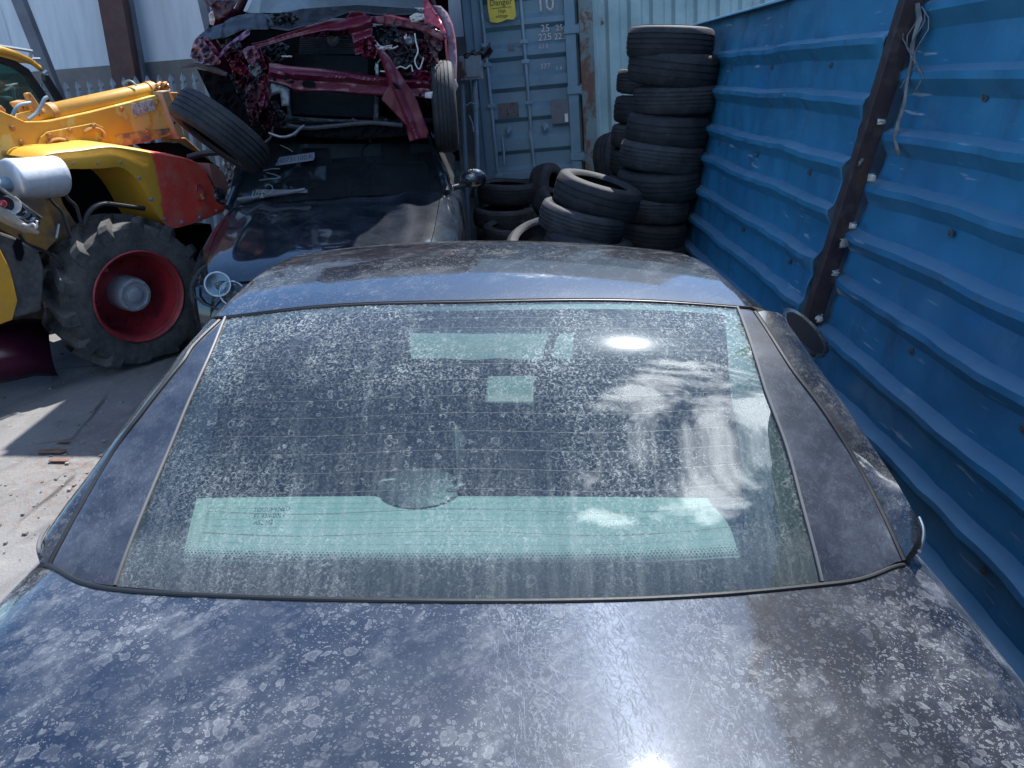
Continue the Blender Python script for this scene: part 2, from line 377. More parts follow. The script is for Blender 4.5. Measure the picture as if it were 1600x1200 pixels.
def pl(P,F): 
    out=[]
    for a in P:
        h=hit(a[0],a[1],F)
        out.append(Vector((h.x,h.y)) if h else None)
    return [o for o in out if o is not None]
Lw=pl([(352,497),(326,560),(282,660),(236,770),(180,916)],G)
Rw=pl([(1152,481),(1193,602),(1229,700),(1256,800),(1284,910)],G)
Tw=pl([(352,497),(500,480),(750,472),(1000,471),(1152,481)],G)
Bw=pl([(180,916),(300,925),(500,932),(730,935),(950,933),(1120,925),(1284,910)],G)
Lq=pl([(343,501),(300,543),(285,566),(222,645),(170,718),(120,788),(76,886)],G)
Rq=pl([(1180,488),(1234,571),(1288,643),(1348,742),(1412,876)],G)
print('Lw',Lw,'Rw',Rw); print('Lq',Lq); print('Rq',Rq); print('Tw',Tw); print('Bw',Bw)
def coons(Lc,Rc,Bc,Tc,s,t):
    "s left->right, t top->bottom ; curves L,R run top->bottom, T,B run left->right"
    l=poly(Lc,t); r=poly(Rc,t); b=poly(Bc,s); p=poly(Tc,s)
    a=l*(1-s)+r*s; c=p*(1-t)+b*t
    e=(Lc[0]*(1-s)+Rc[0]*s)*(1-t)+(Lc[-1]*(1-s)+Rc[-1]*s)*t
    return a+c-e
def patch(Lc,Rc,Bc,Tc,ns,nt_,F=G,dz=0,s0=0,s1=1,t0=0,t1=1,mask=None):
    rows=[]
    for j in range(nt_+1):
        r=[]
        for i in range(ns+1):
            s=lerp(s0,s1,i/ns); t=lerp(t0,t1,j/nt_)
            q=coons(Lc,Rc,Bc,Tc,s,t); r.append(Vector((q.x,q.y,F(q.x,q.y)+dz)))
        rows.append(r)
    return rows
def gsurf(rows,name,mat,par=car,solid=0): return MB().grid(rows).build(name,mat,par,solid=solid)
# rear window
win=gsurf(patch(Lw,Rw,Bw,Tw,90,60),'rear_window',M['rglass'])
win['label']='dusty rear window with cloud and sun reflections'
# ceramic border under the glass (ring with rounded inner corners)
def inner(s,t):
    ls=lerp(.030,.085,t); rs=lerp(.030,.10,t)
    u=lerp(ls,1-rs,s); v=lerp(.045,.925,t); return u,v
def ringrow(edge,k,n=60):
    out=[]
    for i in range(n+1):
        f=i/n
        a={'t':(f,0),'b':(f,1),'l':(0,f),'r':(1,f)}[edge]
        u,v=inner(*a); q=(lerp(a[0],u,k),lerp(a[1],v,k)); p=coons(Lw,Rw,Bw,Tw,*q); out.append(Vector((p.x,p.y,G(p.x,p.y)-.004)))
    return out
fr=MB()
for e in 'tblr': fr.grid([ringrow(e,k/6) for k in range(7)])
fr.build('window_border',M['frit'],win)
# print dots fading the bottom border
dots=MB()
for rI in range(5):
    for i in range(150):
        s=(i+.5*(rI%2))/150; u,v=inner(s,1); v-=.010*(rI+1)*.62
        p=coons(Lw,Rw,Bw,Tw,u,v); rr=.0032-.00055*rI
        c=Vector((p.x,p.y,G(p.x,p.y)-.0035)); nrm=Vector((0,-.45,.89)); a=Vector((1,0,0)); b=nrm.cross(a)
        dots.add([c+(a*math.cos(q*math.pi/3)+b*math.sin(q*math.pi/3))*rr for q in range(6)],[tuple(range(6))])
dots.build('border_dots',M['frit'],win)
hw=MB()
for i in range(14):
    t=.10+i*.058
    lu=lerp(.06,.11,t); row=[]
    for q in range(41):
        s=lerp(lu,1-lu,q/40); p=coons(Lw,Rw,Bw,Tw,s,t+.008*math.sin(q*.08*math.pi)); row.append(Vector((p.x,p.y,G(p.x,p.y)-.003)))
    for dy in (0,): hw.grid([[v+Vector((0,-.0006,0)) for v in row],[v+Vector((0,.0006,0.0005)) for v in row]])
hw.build('heater_wire',M['wire'],win)
vs,fs=text_mesh('TOUGHENED\n E1 43R-0024\n  AS2 M2',.011,(0,0,0),(1,0,0),(0,1,0),0)
p=coons(Lw,Rw,Bw,Tw,.17,.80); vs=[Vector((p.x+v.x,p.y+v.y,G(p.x+v.x,p.y+v.y)-.002)) for v in vs]
MB().add(vs,fs).build('glass_marking',M['frit'],win,smooth=False)
# quarter panels
Bl=pl([(76,886),(120,905),(180,916)],G); Br=pl([(1284,910),(1350,900),(1412,876)],G)
Tl=[Lq[0],Lw[0]]; Tr=[Rw[0],Rq[0]]
def shrink(rows): return rows
gap=.0025
qL=gsurf(patch(Lq,Lw,Bl,Tl,10,50,s1=.975),'quarter_panel',M['quarter'])
qR=gsurf(patch(Rw,Rq,Br,Tr,10,50,s0=.025),'quarter_panel',M['quarter'])
# trim beads beside the window and roof rails
def bead(P,F,r,name,mat,dz=.002,n=60,par=car):
    pts=[]
    for i in range(n+1):
        q=poly(P,i/n); pts.append(Vector((q.x,q.y,F(q.x,q.y)+dz)))
    return MB().tube(pts,r,8).build(name,mat,par)
M['bead']=plain('weathered grey trim',(.11,.11,.115),.55,.0)
bead(Lw,G,.0035,'window_trim',M['bead']); bead(Rw,G,.0035,'window_trim',M['bead'])
bead(Lq,G,.006,'roof_gutter',M['seal'],-.001); bead(Rq,G,.006,'roof_gutter',M['seal'],-.001)
bead(Tw,G,.004,'window_seal',M['seal'],0)
# outer rail bands (left & right): from gutter to silhouette, then side glass down to belt
def band(Q,sil,side):
    n=50; rows=[]; S2=[Vector(a) for a in sil]
    ctr=[]
    for i in range(n+1):
        t=i/n; q=poly(Q,t); a=Vector((q.x,q.y,G(q.x,q.y)))
        s=poly(S2,t); b=atY(s.x,s.y,q.y+.01)
        mid=(a+b)/2+Vector((side*.006,0,.006)); ctr.append(b)
        rows.append([a,lerp(a,mid,.5)+Vector((side*.002,0,.003)),mid,lerp(mid,b,.55)+Vector((side*.002,0,.001)),b,b+Vector((side*.004,0,-.02))])
    return rows,ctr
bl,cl=band(Lq,[(326,505),(280,562),(209,650),(150,732),(92,804),(64,850),(64,880)],-1)
br,crr=band(Rq,[(1222,492),(1290,590),(1358,690),(1400,752),(1440,822)],1)
print('band L',cl[0],cl[25],cl[-1],'R',crr[0],crr[25],crr[-1])
M['rail']=car_paint('rail paint',(.005,.006,.009),(.5,.48,.46),.05,spots=.8)
gsurf(bl,'roof_rail',M['rail']); gsurf(br,'roof_rail',M['rail'])
# roof
YS=[(p.x,p.y) for p in Tw]
def yseam(x): 
    a=(Tw[2].y); return interp([(Lq[0].x-.05,Lq[0].y+.02)]+[(p.x,p.y) for p in (Lw[0],Tw[1],Tw[2],Tw[3],Rw[0])]+[(Rq[0].x+.05,Rq[0].y+.02)],x)+.008
rows=[]
for j in range(61):
    t=j/60; r=[]
    for i in range(81):
        s=-1+2*i/80; s=math.copysign(abs(s)**.8,s)
        x0=CX+s*(interp(WR,1.65)+.035); Y=lerp(yseam(x0),2.5-.06*s*s,t); x=CX+s*(interp(WR,Y)+lerp(.035,.10,t)); r.append(Vector((x,Y,G(x,Y)+.001)))
    rows.append(r)
M['roof']=car_paint('roof paint',(.004,.005,.009),(.46,.47,.48),.018,spots=.75,coatr=.012,ior=2.3)
gsurf(rows,'roof_panel',M['roof'])
seam=[Vector((r.x,r.y-.006,r.z-.001)) for r in rows[0]]; MB().tube(seam,.004,6).build('roof_seam',M['seal'],car)
# roof lining / header frame
rows2=[[v+Vector((0,0,-.035)) for v in r[8:-8]] for r in rows[2:-3]]; MB().grid(rows2).build('headliner',M['trim'],car)
# windscreen
rows=[]
for j in range(21):
    Y=lerp(2.52,3.02,j/20); w=interp(WR,Y)-.0
    rows.append([Vector((CX+w*(-1+i/10),Y+.05*(1-(i/10-1)**2),G(CX,Y)-.02*(i/10-1)**2)) for i in range(21)])
gsurf(rows,'windscreen',M['cglass'])
for sd in(-1,1):
    pts=[Vector((CX+sd*(interp(WR,y)+.02),y,G(CX,y)-.03)) for y in (2.50,2.6,2.8,3.0)]
    pts=[q-Vector((sd*.03,0,.04)) for q in pts]; MB().tube(pts,.025,8).build('windscreen_pillar',M['body'],car)
# side windows
for sd,ctr in((-1,cl),(1,crr)):
    top=[c+Vector((sd*.004,0,-.02)) for c in ctr[::-1]]
    top+= [Vector((CX+sd*(interp(WR,y)+.085),y,G(CX,y)-.10)) for y in (2.0,2.2,2.4,2.6,2.8,3.0)]
    bot=[Vector((CX+sd*.80,max(1.15,p.y),.93)) for p in top]
    MB().grid([[lerp(a,b,f)+Vector((sd*.012*math.sin(f*3.14),0,0)) for f in (0,.25,.5,.75,1)] for a,b in zip(top,bot)]).build('side_window',M['dglass'],car)
# ---- deck (boot lid) with its front edge curve ----
Fd=pl([(60,858),(68,882),(120,908),(180,922),(300,930),(500,937),(730,940),(950,938),(1120,930),(1284,915),(1350,905),(1412,884),(1436,862),(1444,828)],D)
print('Fd',Fd)
def yf(x):
    return interp(sorted([(p.x,p.y) for p in Fd]),x)
XE=.752
rows=[]
nc=120
for j in range(61):
    t=j/60; r=[]
    for i in range(nc+1):
        x=CX+XE*(-1+2*i/nc); Y=lerp(yf(x),.40,t); r.append(Vector((x,Y,D(x,Y))))
    rows.append(r)
deck=gsurf(rows,'boot_lid',M['deck'])
# seal following edge + corner pieces
sp=[Vector((p.x,p.y,D(p.x,p.y)+.001)) for p in [poly(Fd,i/120) for i in range(121)]]
MB().tube(sp,.0042,8).build('deck_seal',M['seal'],car)
# strip between glass bottom and seal
for half,B_,name in ((0,Bw,'lower_trim'),):
    rr=[]
    for i in range(81):
        q=poly(Bw,i/80); y2=yf(q.x); rr.append([Vector((q.x,q.y+.004,G(q.x,q.y)-.003)),Vector((q.x,(q.y+y2)/2,G(q.x,q.y)-.012)),Vector((q.x,y2-.004,D(q.x,y2)-.008))])
    MB().grid(rr).build(name,M['seal'],car)
# body sides incl. shoulders, wheel arches
def arch(Y):
    z=.22
    for yc in (1.02,3.28):
        d=abs(Y-yc)
        if d<.36: z=max(z,.30+math.sqrt(.36**2-d*d))
    return z
for sd in(-1,1):
    rows=[]
    for j in range(181):
        Y=lerp(.40,3.9,j/180); nose=max(0,(Y-3.2)/.7); tail=max(0,(.75-Y)/.35); pin=.16*nose**2+.05*tail**2
        r=[]
        for q in range(9):
            xr=lerp(XE-.002,.872,q/8); r.append((xr,D(CX+sd*xr,Y)))
        z1=r[-1][1]; zb=arch(Y)
        for f,dx in((.1,.012),(.25,.022),(.4,.024),(.55,.018),(.75,.014),(1,.0)):
            r.append((.872+dx,lerp(z1,min(zb,z1-.05),f)))
        rows.append([Vector((CX+sd*(a if q<1 else a-pin*(a/.87)),Y,z)) for q,(a,z) in enumerate(r)])
    MB().grid(rows).build('body_side',M['body'],car)
    pts=[Vector((CX+sd*.80,y,.945)) for y in (1.2,1.6,2.0,2.5,2.95)]; MB().tube(pts,.012,6).build('belt_trim',M['seal'],car)
# nose
rows=[[Vector((CX+s/10*XE*(1 if Y<3.2 else 1-.16*((Y-3.2)/.7)**2),Y,D(CX+s/10*XE,Y))) for s in range(-10,11)] for Y in [2.95+.95*i/20 for i in range(21)]]
gsurf(rows,'bonnet',M['body'])
rows=[[Vector((CX+s/10*.74,3.9+.10*(1-(s/10)**2)*math.sin(min(1,f*1.3)*1.5),lerp(.68,.22,f))) for s in range(-10,11)] for f in (0,.2,.4,.6,.8,1)]
gsurf(rows,'front_bumper',M['body'])
rows=[[Vector((CX+s/10*.83,.40-.12*math.sin(min(1,f*1.6)*1.57)*(1-.3*(s/10)**2),lerp(.962,.22,f)-(.035*(s/10)**2 if f==0 else 0))) for s in range(-10,11)] for f in (0,.06,.2,.4,.45,.5,.6,.8,1)]
gsurf(rows,'rear_bumper',M['body'])
M['redlens']=plain('red lens',(.35,.01,.01),.15,coat=1.)
for sd in(-1,1):
    MB().lathe([(.0,0),(.06,.0),(.07,-.02),(.07,-.05)],(CX+sd*.66,.262,.78),(0,-1,0),24).build('tail_light',M['redlens'],car)
def tyre_prof(r,w,ri,grooves=4):
    h=w/2; p=[(ri,-h*.75),(ri+.012,-h*.92),(ri+.05,-h*1.03),(r-.050,-h*1.0),(r-.024,-h*.93),(r-.012,-h*.84)]
    n=grooves; seg=2*h*.80/(n+1)
    x=-h*.80
    for i in range(n):
        x+=seg; cr_=.010*((x/h)**2); p+=[(r-cr_,x-.005),(r-.006-cr_,x-.0038),(r-.006-cr_,x+.0038),(r-cr_,x+.005)]
    p+=[(r-.012,h*.84),(r-.024,h*.93),(r-.050,h*1.0),(ri+.05,h*1.03),(ri+.012,h*.92),(ri,h*.75)]
    q=[(ri+.010,h*.68),(ri+.05,h*.90),(r-.055,h*.85),(r-.024,h*.7),(r-.022,0),(r-.024,-h*.7),(r-.055,-h*.85),(ri+.05,-h*.90),(ri+.010,-h*.68)]
    return p+q
def rubber(name,c=(.013,.014,.017),dust=.30,grey=(.085,.085,.09)):
    k=N(name); n=k.noise(7,6,.65); n2=k.noise(45,5,.7)
    col=k.mixc(k.math('MULTIPLY',k.ramp(k.math('ADD',n,k.math('MULTIPLY',n2,.5)),.55,1.0),dust),c,grey)
    col=k.mixc(k.ramp(k.noise(18,4,.6,k.map(loc=(3,3,3))),.68,.78,0,.25),col,(.3,.29,.27))
    b=k.bump(k.math('ADD',k.noise(160,3,.6),k.math('MULTIPLY',k.vor(70),.6)),.35,.004)
    return k.done(k.pr(col,.72,0,b,spec=.35))
M['tyre']=rubber('old tyre rubber')
M['alloy']=worn('wheel alloy',(.45,.45,.46),rough=.35,metal=.8,dirtamt=.6)
for yc in(1.02,3.28):
    for sd in(-1,1):
        t=MB().lathe(tyre_prof(.315,.20,.2),(CX+sd*.79,yc,.315),(1,0,0),64,True).build('wheel',M['tyre'],car)
        MB().lathe([(.01,.02),(.05,.025),(.07,.0),(.15,-.01),(.19,.02),(.203,.03),(.2,-.08)],(CX+sd*.85,yc,.315),(sd,0,0),40).build('rim',M['alloy'],t)
# mirrors : folded left one, open right one
def mirror(c,sx,sy,sz,yaw,name='door_mirror'):
    rows=[]
    for j in range(13):
        th=math.pi*j/12; row=[]
        for i in range(24):
            ph=2*math.pi*i/24
            x,y,z=math.sin(th)*math.cos(ph),math.sin(th)*math.sin(ph),math.cos(th)
            sq=lambda a:math.copysign(abs(a)**.7,a)
            row.append(Matrix.Rotation(yaw,3,'Z')@Vector((sq(x)*sx,max(-.25,y)*sy,sq(z)*sz))+c)
        rows.append(row)
    o=MB().grid(rows,closeu=True).build(name,M['body'],car); return o
mc=atY(1258,520,2.45)
la=(atY(1290,558,2.43)-atY(1226,484,2.47))/2; vd=(mc-CP).normalized(); sa=la.cross(vd).normalized(); 
def leaf(k_,off):
    rows=[]
    for j in range(13):
        th=math.pi*j/12; row=[]
        for i in range(24):
            ph=2*math.pi*i/24; sq=lambda a:math.copysign(abs(a)**.75,a)
            row.append(mc+la*sq(math.cos(th))*k_+sa*.041*math.sin(th)*sq(math.cos(ph))*k_*(1+.25*math.cos(th))+vd*.05*math.sin(th)*max(-.35,math.sin(ph))+vd*off)
        rows.append(row)
    return rows
mr=MB().grid(leaf(1,0),closeu=True).build('door_mirror',M['body'],car)
MB().grid([[mc-vd*.019+la*.84*math.cos(a)*f+sa*.030*math.sin(a)*f for a in [2*math.pi*i/24 for i in range(25)]] for f in(1,.5,.01)]).build('mirror_glass',plain('mirror silver',(.035,.04,.05),.15,1.),mr)
MB().tube([mc-la*.5+vd*.03,Vector((CX+.84,mc.y+.10,.94))],.012,8).build('mirror_arm',M['seal'],mr)
for side,pts in ((1,[(1436,864),(1442,846),(1442,828),(1436,812)]),(-1,[(66,880),(61,862),(65,842),(76,824)])):
    P_=[hit(x,y,D) or atZ(x,y,1.0) for x,y in pts]; P_=[p+Vector((0,0,.004)) for p in P_]
    MB().tube([poly(P_,i/12) for i in range(13)],.0035,8).build('corner_trim',M['chrome'] if side>0 else M['bead'],car)
mc2=atY(318,524,2.5)
ml=mirror(mc2+Vector((.02,.05,-.03)),.06,.08,.065,R(-75))
MB().tube([mc2+Vector((.03,.05,-.03)),Vector((CX-.84,mc2.y+.08,.94))],.012,8).build('mirror_arm',M['seal'],ml)
# ---- interior ----
rows=[[Vector((CX+.69*(-1+2*i/16),lerp(1.075,1.292,j/8),.985+.008*math.sin(j/8*3.1)-.01*(abs(-1+i/8))**3)) for i in range(17)] for j in range(9)]
MB().grid(rows).build('parcel_shelf',M['shelf'],car,solid=.01)
MB().box((CX,1.20,.93),(1.36,.26,.08)).build('shelf_support',M['dark'],car)
sb=MB()
for sx in(-.30,.30):
    rows=[[Vector((CX+sx+.27*math.copysign(abs(a)**.6,a),1.345+.05*f+.03*(1-abs(a)**3),lerp(.965-.03*abs(a)**6,.5,f))) for a in [-1+.2*q for q in range(11)]] for f in (0,.03,.1,.4,1)]
    sb.grid(rows)
sb.build('rear_seat_back',M['seat'],car)
MB().box((CX,1.9,.33),(1.40,2.2,.04)).box((CX-.70,1.9,.62),(.03,2.2,.6)).box((CX+.70,1.9,.62),(.03,2.2,.6)).build('cabin_floor',M['dark'],car)
MB().box((CX,1.6,.5),(1.1,.45,.14)).build('rear_bench',M['seat'],car,bevel=.03)
for sx in(-.36,.36):
    s=MB(); s.box((CX+sx,2.02,.72),(.48,.12,.55),Matrix.Rotation(R(14),3,'X')); s.box((CX+sx,2.3,.50),(.48,.5,.14)); so_=s.build('front_seat',M['seat'],car,bevel=.04)
    MB().box((CX+sx,1.95,1.06),(.26,.09,.17)).build('headrest',M['seat'],so_,bevel=.035)
rows=[[Vector((CX+.68*(-1+2*i/12)*(1-.10*((j-2)/2)**2)+.05*math.sin(j),lerp(2.60,2.98,j/4)+.03*abs(math.sin(i*1.3)),.785+.03*math.sin(j/4*3.1))) for i in range(13)] for j in range(5)]
MB().grid(rows).build('dashboard',M['dash'],car)
MB().box((CX,2.62,.62),(1.38,.05,.30)).build('dashboard_face',M['dark'],car)
ring=[Vector((CX+.36+.18*math.cos(a),2.42+.05*math.sin(a),.86+.17*math.sin(a))) for a in [2*math.pi*i/32 for i in range(33)]]
MB().tube(ring,.015,8,False).build('steering_wheel',M['black'],car)
MB().box((CX+.065,2.35,.765),(.20,.24,.03)).build('centre_console',M['dash'],car,bevel=.01)
MB().box((CX+.0,2.40,1.19),(.23,.03,.06)).build('cabin_mirror',M['black'],car,bevel=.01)
# luggage loop on the shelf edge
lp=[Vector((CX-.03+.085*math.cos(a)-.10,1.315+.03*math.sin(a),1.0+.004*math.cos(2*a))) for a in [2*math.pi*i/32 for i in range(33)]]
MB().tube(lp,.006,8,False).build('shelf_loop',M['black'],car)
MB().lathe([(.0,.012),(.05,.012),(.08,.004),(.085,-.01)],(CX-.13,1.315,.995),(0,0,1),24).build('speaker_cover',M['black'],car)

# ================= blue sheet fence =================
def fence_mat(name,seed):
    k=N(name); v=k.map(loc=(seed,seed*2,0))
    n=k.noise(1.6,6,.6,v); c=k.mixc(k.ramp(n,.3,.7),(.040,.235,.385),(.030,.170,.300))
    c=k.mixc(k.ramp(k.noise(1.1,4,.6,k.map((1,.6,2),loc=(seed+3,1,5))),.58,.72,0,.7),c,(.016,.24,.52))
    # grime washing down, pale chalky dust, scratches to primer
    g1=k.ramp(k.noise(5,9,.72,k.map((1,1,.4),loc=(seed,4,4))),.5,.78); c=k.mixc(k.math('MULTIPLY',g1,.75),c,(.05,.075,.105))
    g2=k.ramp(k.noise(9,8,.75,k.map((1,.35,2),loc=(2,seed,1))),.55,.85); c=k.mixc(k.math('MULTIPLY',g2,.5),c,(.20,.25,.30))
    s1=k.ramp(k.noise(30,3,.5,k.map((1,.12,1.6),(.3,0,0),(seed,0,0))),.64,.70); s1=k.math('MULTIPLY',s1,k.ramp(k.noise(2.5,3),.5,.6)); c=k.mixc(k.math('MULTIPLY',s1,.85),c,(.45,.50,.53))
    s2=k.ramp(k.noise(13,10,.8,k.map(loc=(seed,7,7))),.70,.735); c=k.mixc(s2,c,(.55,.53,.50))
    ru=k.ramp(k.noise(6,9,.75,k.map(loc=(1,seed+5,9))),.665,.71); c=k.mixc(k.math('MULTIPLY',ru,.7),c,(.10,.05,.035))
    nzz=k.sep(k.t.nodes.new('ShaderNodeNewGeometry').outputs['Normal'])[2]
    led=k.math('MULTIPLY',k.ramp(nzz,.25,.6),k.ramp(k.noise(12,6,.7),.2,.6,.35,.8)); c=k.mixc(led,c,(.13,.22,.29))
    b=k.bump(k.noise(7,4,.5),.35,.02)
    return k.done(k.pr(c,k.math('MULTIPLY_ADD',g1,.3,.38),0.,b,spec=.5))
M['fenceA']=fence_mat('blue painted sheet',1.); M['fenceB']=fence_mat('blue painted sheet near',6.)
def FX(z,off=0): return 1.335+off+.05*(z-1)
Fn=Vector((1,0,-.05)).normalized(); Fp=Vector((1.335,0,1))
def onF(px,py,off=0):
    p=atpl(px,py,Fp+Vector((off,0,0)),Fn); return p
def sheet(y_near,y_far,zb,ztop,ribs,off,seed,ny,curl):
    "horizontally ribbed sheet; ribs = z of each ledge top; y_near(z),y_far(z) edges"
    prof=[(zb,0)]
    d=.046
    for z in ribs:
        if z-.10>zb: prof+=[(z-.092,0),(z-.040,-d),(z-.018,-d),(z+.004,0)]
    prof=[p for p in sorted(prof) if p[0]<ztop]+[(ztop,0)]
    # densify
    pr=[]
    for a,b in zip(prof,prof[1:]):
        n=max(1,int((b[0]-a[0])/.03)); pr+=[(lerp(a[0],b[0],i/n),lerp(a[1],b[1],i/n)) for i in range(n)]
    pr.append(prof[-1]); rows=[]
    for z,dx in pr:
        r=[]
        y0=y_near(z); y1=y_far(z)
        for i in range(ny+1):
            y=lerp(y0,y1,(i/ny)); q=Vector((0,y*1.3+seed,z*2.2)); dent=.026*noise.noise(q)+.018*abs(noise.noise(q*2.6))+.006*noise.noise(q*7)
            e=max(0,1-abs(y-y0)/.12)*curl[0]+max(0,1-abs(y-y1)/.10)*curl[1]
            ed=e*(.004+.022*noise.noise(Vector((seed,3,z*9))))
            zz=z+.017*noise.noise(Vector((y*.9,seed,z*.7)))+.008*noise.noise(Vector((y*3.5,seed,z*2)))
            r.append(Vector((FX(z,off)+dx*(1-.6*min(1,abs(e)))+dent-ed,y,zz)))
        rows.append(r)
    return rows
def rag(tab,seed,amp=.012):
    t=sorted(tab)
    return lambda z: interp(t,z)+amp*noise.noise(Vector((z*14,seed,0)))+amp*.8*noise.noise(Vector((z*45,seed,5)))
eA=[onF(*p) for p in((1402,30),(1388,75),(1352,180),(1332,240),(1312,300),(1296,372),(1278,400),(1256,485),(1235,560))]
tabA=[(p.z,p.y) for p in eA]; tabA=[(p[0],p[1]) for p in tabA]+[(0.2,tabA[-1][1]+.12)]
eB=[onF(p[0],p[1],.03) for p in((1452,0),(1408,150),(1372,280),(1336,372),(1310,450),(1285,520))]
tabB=[(p.z,p.y) for p in eB]+[(0.2,eB[-1].y+.15),(3.2,eB[0].y-.35)]
print('tabA',tabA); print('tabB',tabB)
ribsA=[.19,.41,.63,.84,1.05,1.275,1.47,1.71,1.925]
fa=thing('sheet_fence','far blue ribbed steel sheet leaning beside the tall tyre stack','fence panel',(1.335,4.8,0),'blue sheet fence')
rA=sheet(rag(tabA,2),lambda z:6.95+.05*noise.noise(Vector((z*5,1,1))),.02,2.13,ribsA,0,1.3,150,(1,0))
MB().grid(rA).build('sheet',M['fenceA'],fa,solid=.0015,ang=20)
MB().grid([[Vector((FX(2.13)+dx,y,2.13+dz)) for y in [3.0+3.9*i/40 for i in range(41)]] for dx,dz in((-.04,.0),(-.035,.012),(.0,.022),(.05,.015),(.06,-.05))]).build('top_flashing',M['fenceA'],fa,ang=20)
ribsB=[.16,.37,.575,.785,1.02,1.22,1.42,1.605,1.81,2.02,2.23,2.44,2.65,2.86]
fb=thing('sheet_fence','near tall blue ribbed steel sheet running beside the coupe','fence panel',(1.365,1.0,0),'blue sheet fence')
def topB(): pass
rB=sheet(rag(tabB,9),lambda z:-2.2,.02,3.02,ribsB,.03,5.7,170,(.5,0))
# scalloped, torn top edge
for j in range(len(rB)-3,len(rB)):
    for i,v in enumerate(rB[j]): v.z+= (j-(len(rB)-4))/3*(.035*abs(math.sin(v.y*math.pi/.20))+.02*noise.noise(Vector((v.y*8,0,0)))); v.x-=.05*(j-(len(rB)-4))/3
MB().grid(rB).build('sheet',M['fenceB'],fb,solid=.0015,ang=20)
rC=sheet(lambda z:interp(sorted(tabB),z)-.10,lambda z:interp(sorted(tabA),z)+.36,.02,3.0,[],.075,8.1,10,(0,0))
MB().grid(rC).build('backing_strip',worn('dark blue backing sheet',(.012,.030,.075),(.008,.018,.045),rough=.5,dirtamt=.4),fb,solid=.0015)
scr0=None; M['screw']=worn('screw head',(.10,.20,.30),(.14,.11,.10),rough=.5,metal=.4,scale=60)
for (tb,off,zs,ys) in ((0,0,(.30,.94,1.36,1.81),(3.5,4.3,5.1)),(1,.03,(.47,.90,1.31,1.71,2.12),(.55,1.15,1.75,2.35))):
    for z in zs:
        for y in ys:
            c=Vector((FX(z,off)-.006,y+.02*math.sin(z*9),z+.01)); par=fa if tb==0 else fb
            if scr0 is None:
                scr0=MB().lathe([(.0,.006),(.006,.006),(.007,.0),(.013,-.001),(.013,-.006)],(c),(-1,0,0),10).build('screw_head',M['screw'],fa); sc0=Vector(c)
            else:
                s_=scr0.copy(); C.objects.link(s_); s_.parent=par; s_.location=(c-sc0)-(Vector(par.location)-Vector(fa.location))
# leaning brown steel post
M['post']=worn('brown painted steel',(.050,.030,.032),(.035,.022,.026),rough=.55,dirtamt=.3,rust=.4,scale=6)
pa=onF(1424,0,-.02); pb=onF(1270,495,-.02); dr=(pa-pb).normalized()
a=pb-dr*.95; b=pa+dr*1.15
post=thing('fence_post','brown leaning steel post between the two blue fence sheets','post',(a.x,a.y,0))
ys=dr.cross(Vector((1,0,0))).normalized(); xs=ys.cross(dr).normalized(); mt=Matrix((xs,ys,dr)).transposed()
mid=(a+b)/2; MB().box(mid,(.07,.050,(b-a).length),mt).build('shaft',M['post'],post,smooth=False,bevel=.004)
# torn tabs, straps and wires in the gap
M['scrapw']=worn('bare torn metal',(.60,.56,.48),(.35,.32,.28),rough=.4,metal=.3,dirtamt=.4,scale=20)
M['strap']=worn('grey plastic strap',(.22,.22,.21),(.10,.10,.10),rough=.5,dirtamt=.4,scale=20)
def torn(px,py,w,h,off,seed):
    c=onF(px,py,off); rows=[]
    for j in range(5):
        rows.append([c+Vector((-.02*math.sin(i*.9)-.012*noise.noise(Vector((i,j,seed))),w*(i/6-.5)+.01*noise.noise(Vector((i,j,seed+4))),h*(j/4-.5)*(1-.5*abs(i/6-.4)))) for i in range(7)])
    return rows
TT=[]
for i,(x,y,w,h) in enumerate(((1362,277,.07,.03),(1333,352,.06,.025),(1306,426,.05,.022),(1378,190,.05,.02),(1281,497,.05,.03),(1345,250,.02,.05),(1320,380,.02,.04))):
    MB().grid(torn(x,y,w,h,-.03,i*3.1)).build("torn_tab",M["scrapw"],post,solid=.001)

pts=[onF(x,y,-.01) for x,y in((1433,5),(1436,30),(1428,60),(1425,95),(1418,130),(1413,165),(1404,190),(1398,215),(1404,243))]
rows=[[p+Vector((0,-.013*w,0)),p+Vector((-.006,0,0)),p+Vector((0,.013*w,0))] for p,w in zip(pts,(1.4,1.7,.9,.4,.6,.8,1,1.1,1.2))]
st=MB().grid(rows).build('hanging_strap',M['strap'],None,solid=.002); tag(st,'grey torn strap hanging in the gap beside the leaning brown post','strap')
wr=MB()
for s in range(5):
    wr.tube([onF(1440-s*6+8*math.sin(i*1.1+s),10+i*18+s*5,-.015)+Vector((.01*math.sin(i+s),0,0)) for i in range(6+s%3)],.0022,5)
tag(wr.build('tangled_wire',M['strap'],None),'thin tangled wires dangling beside the brown fence post','wire')
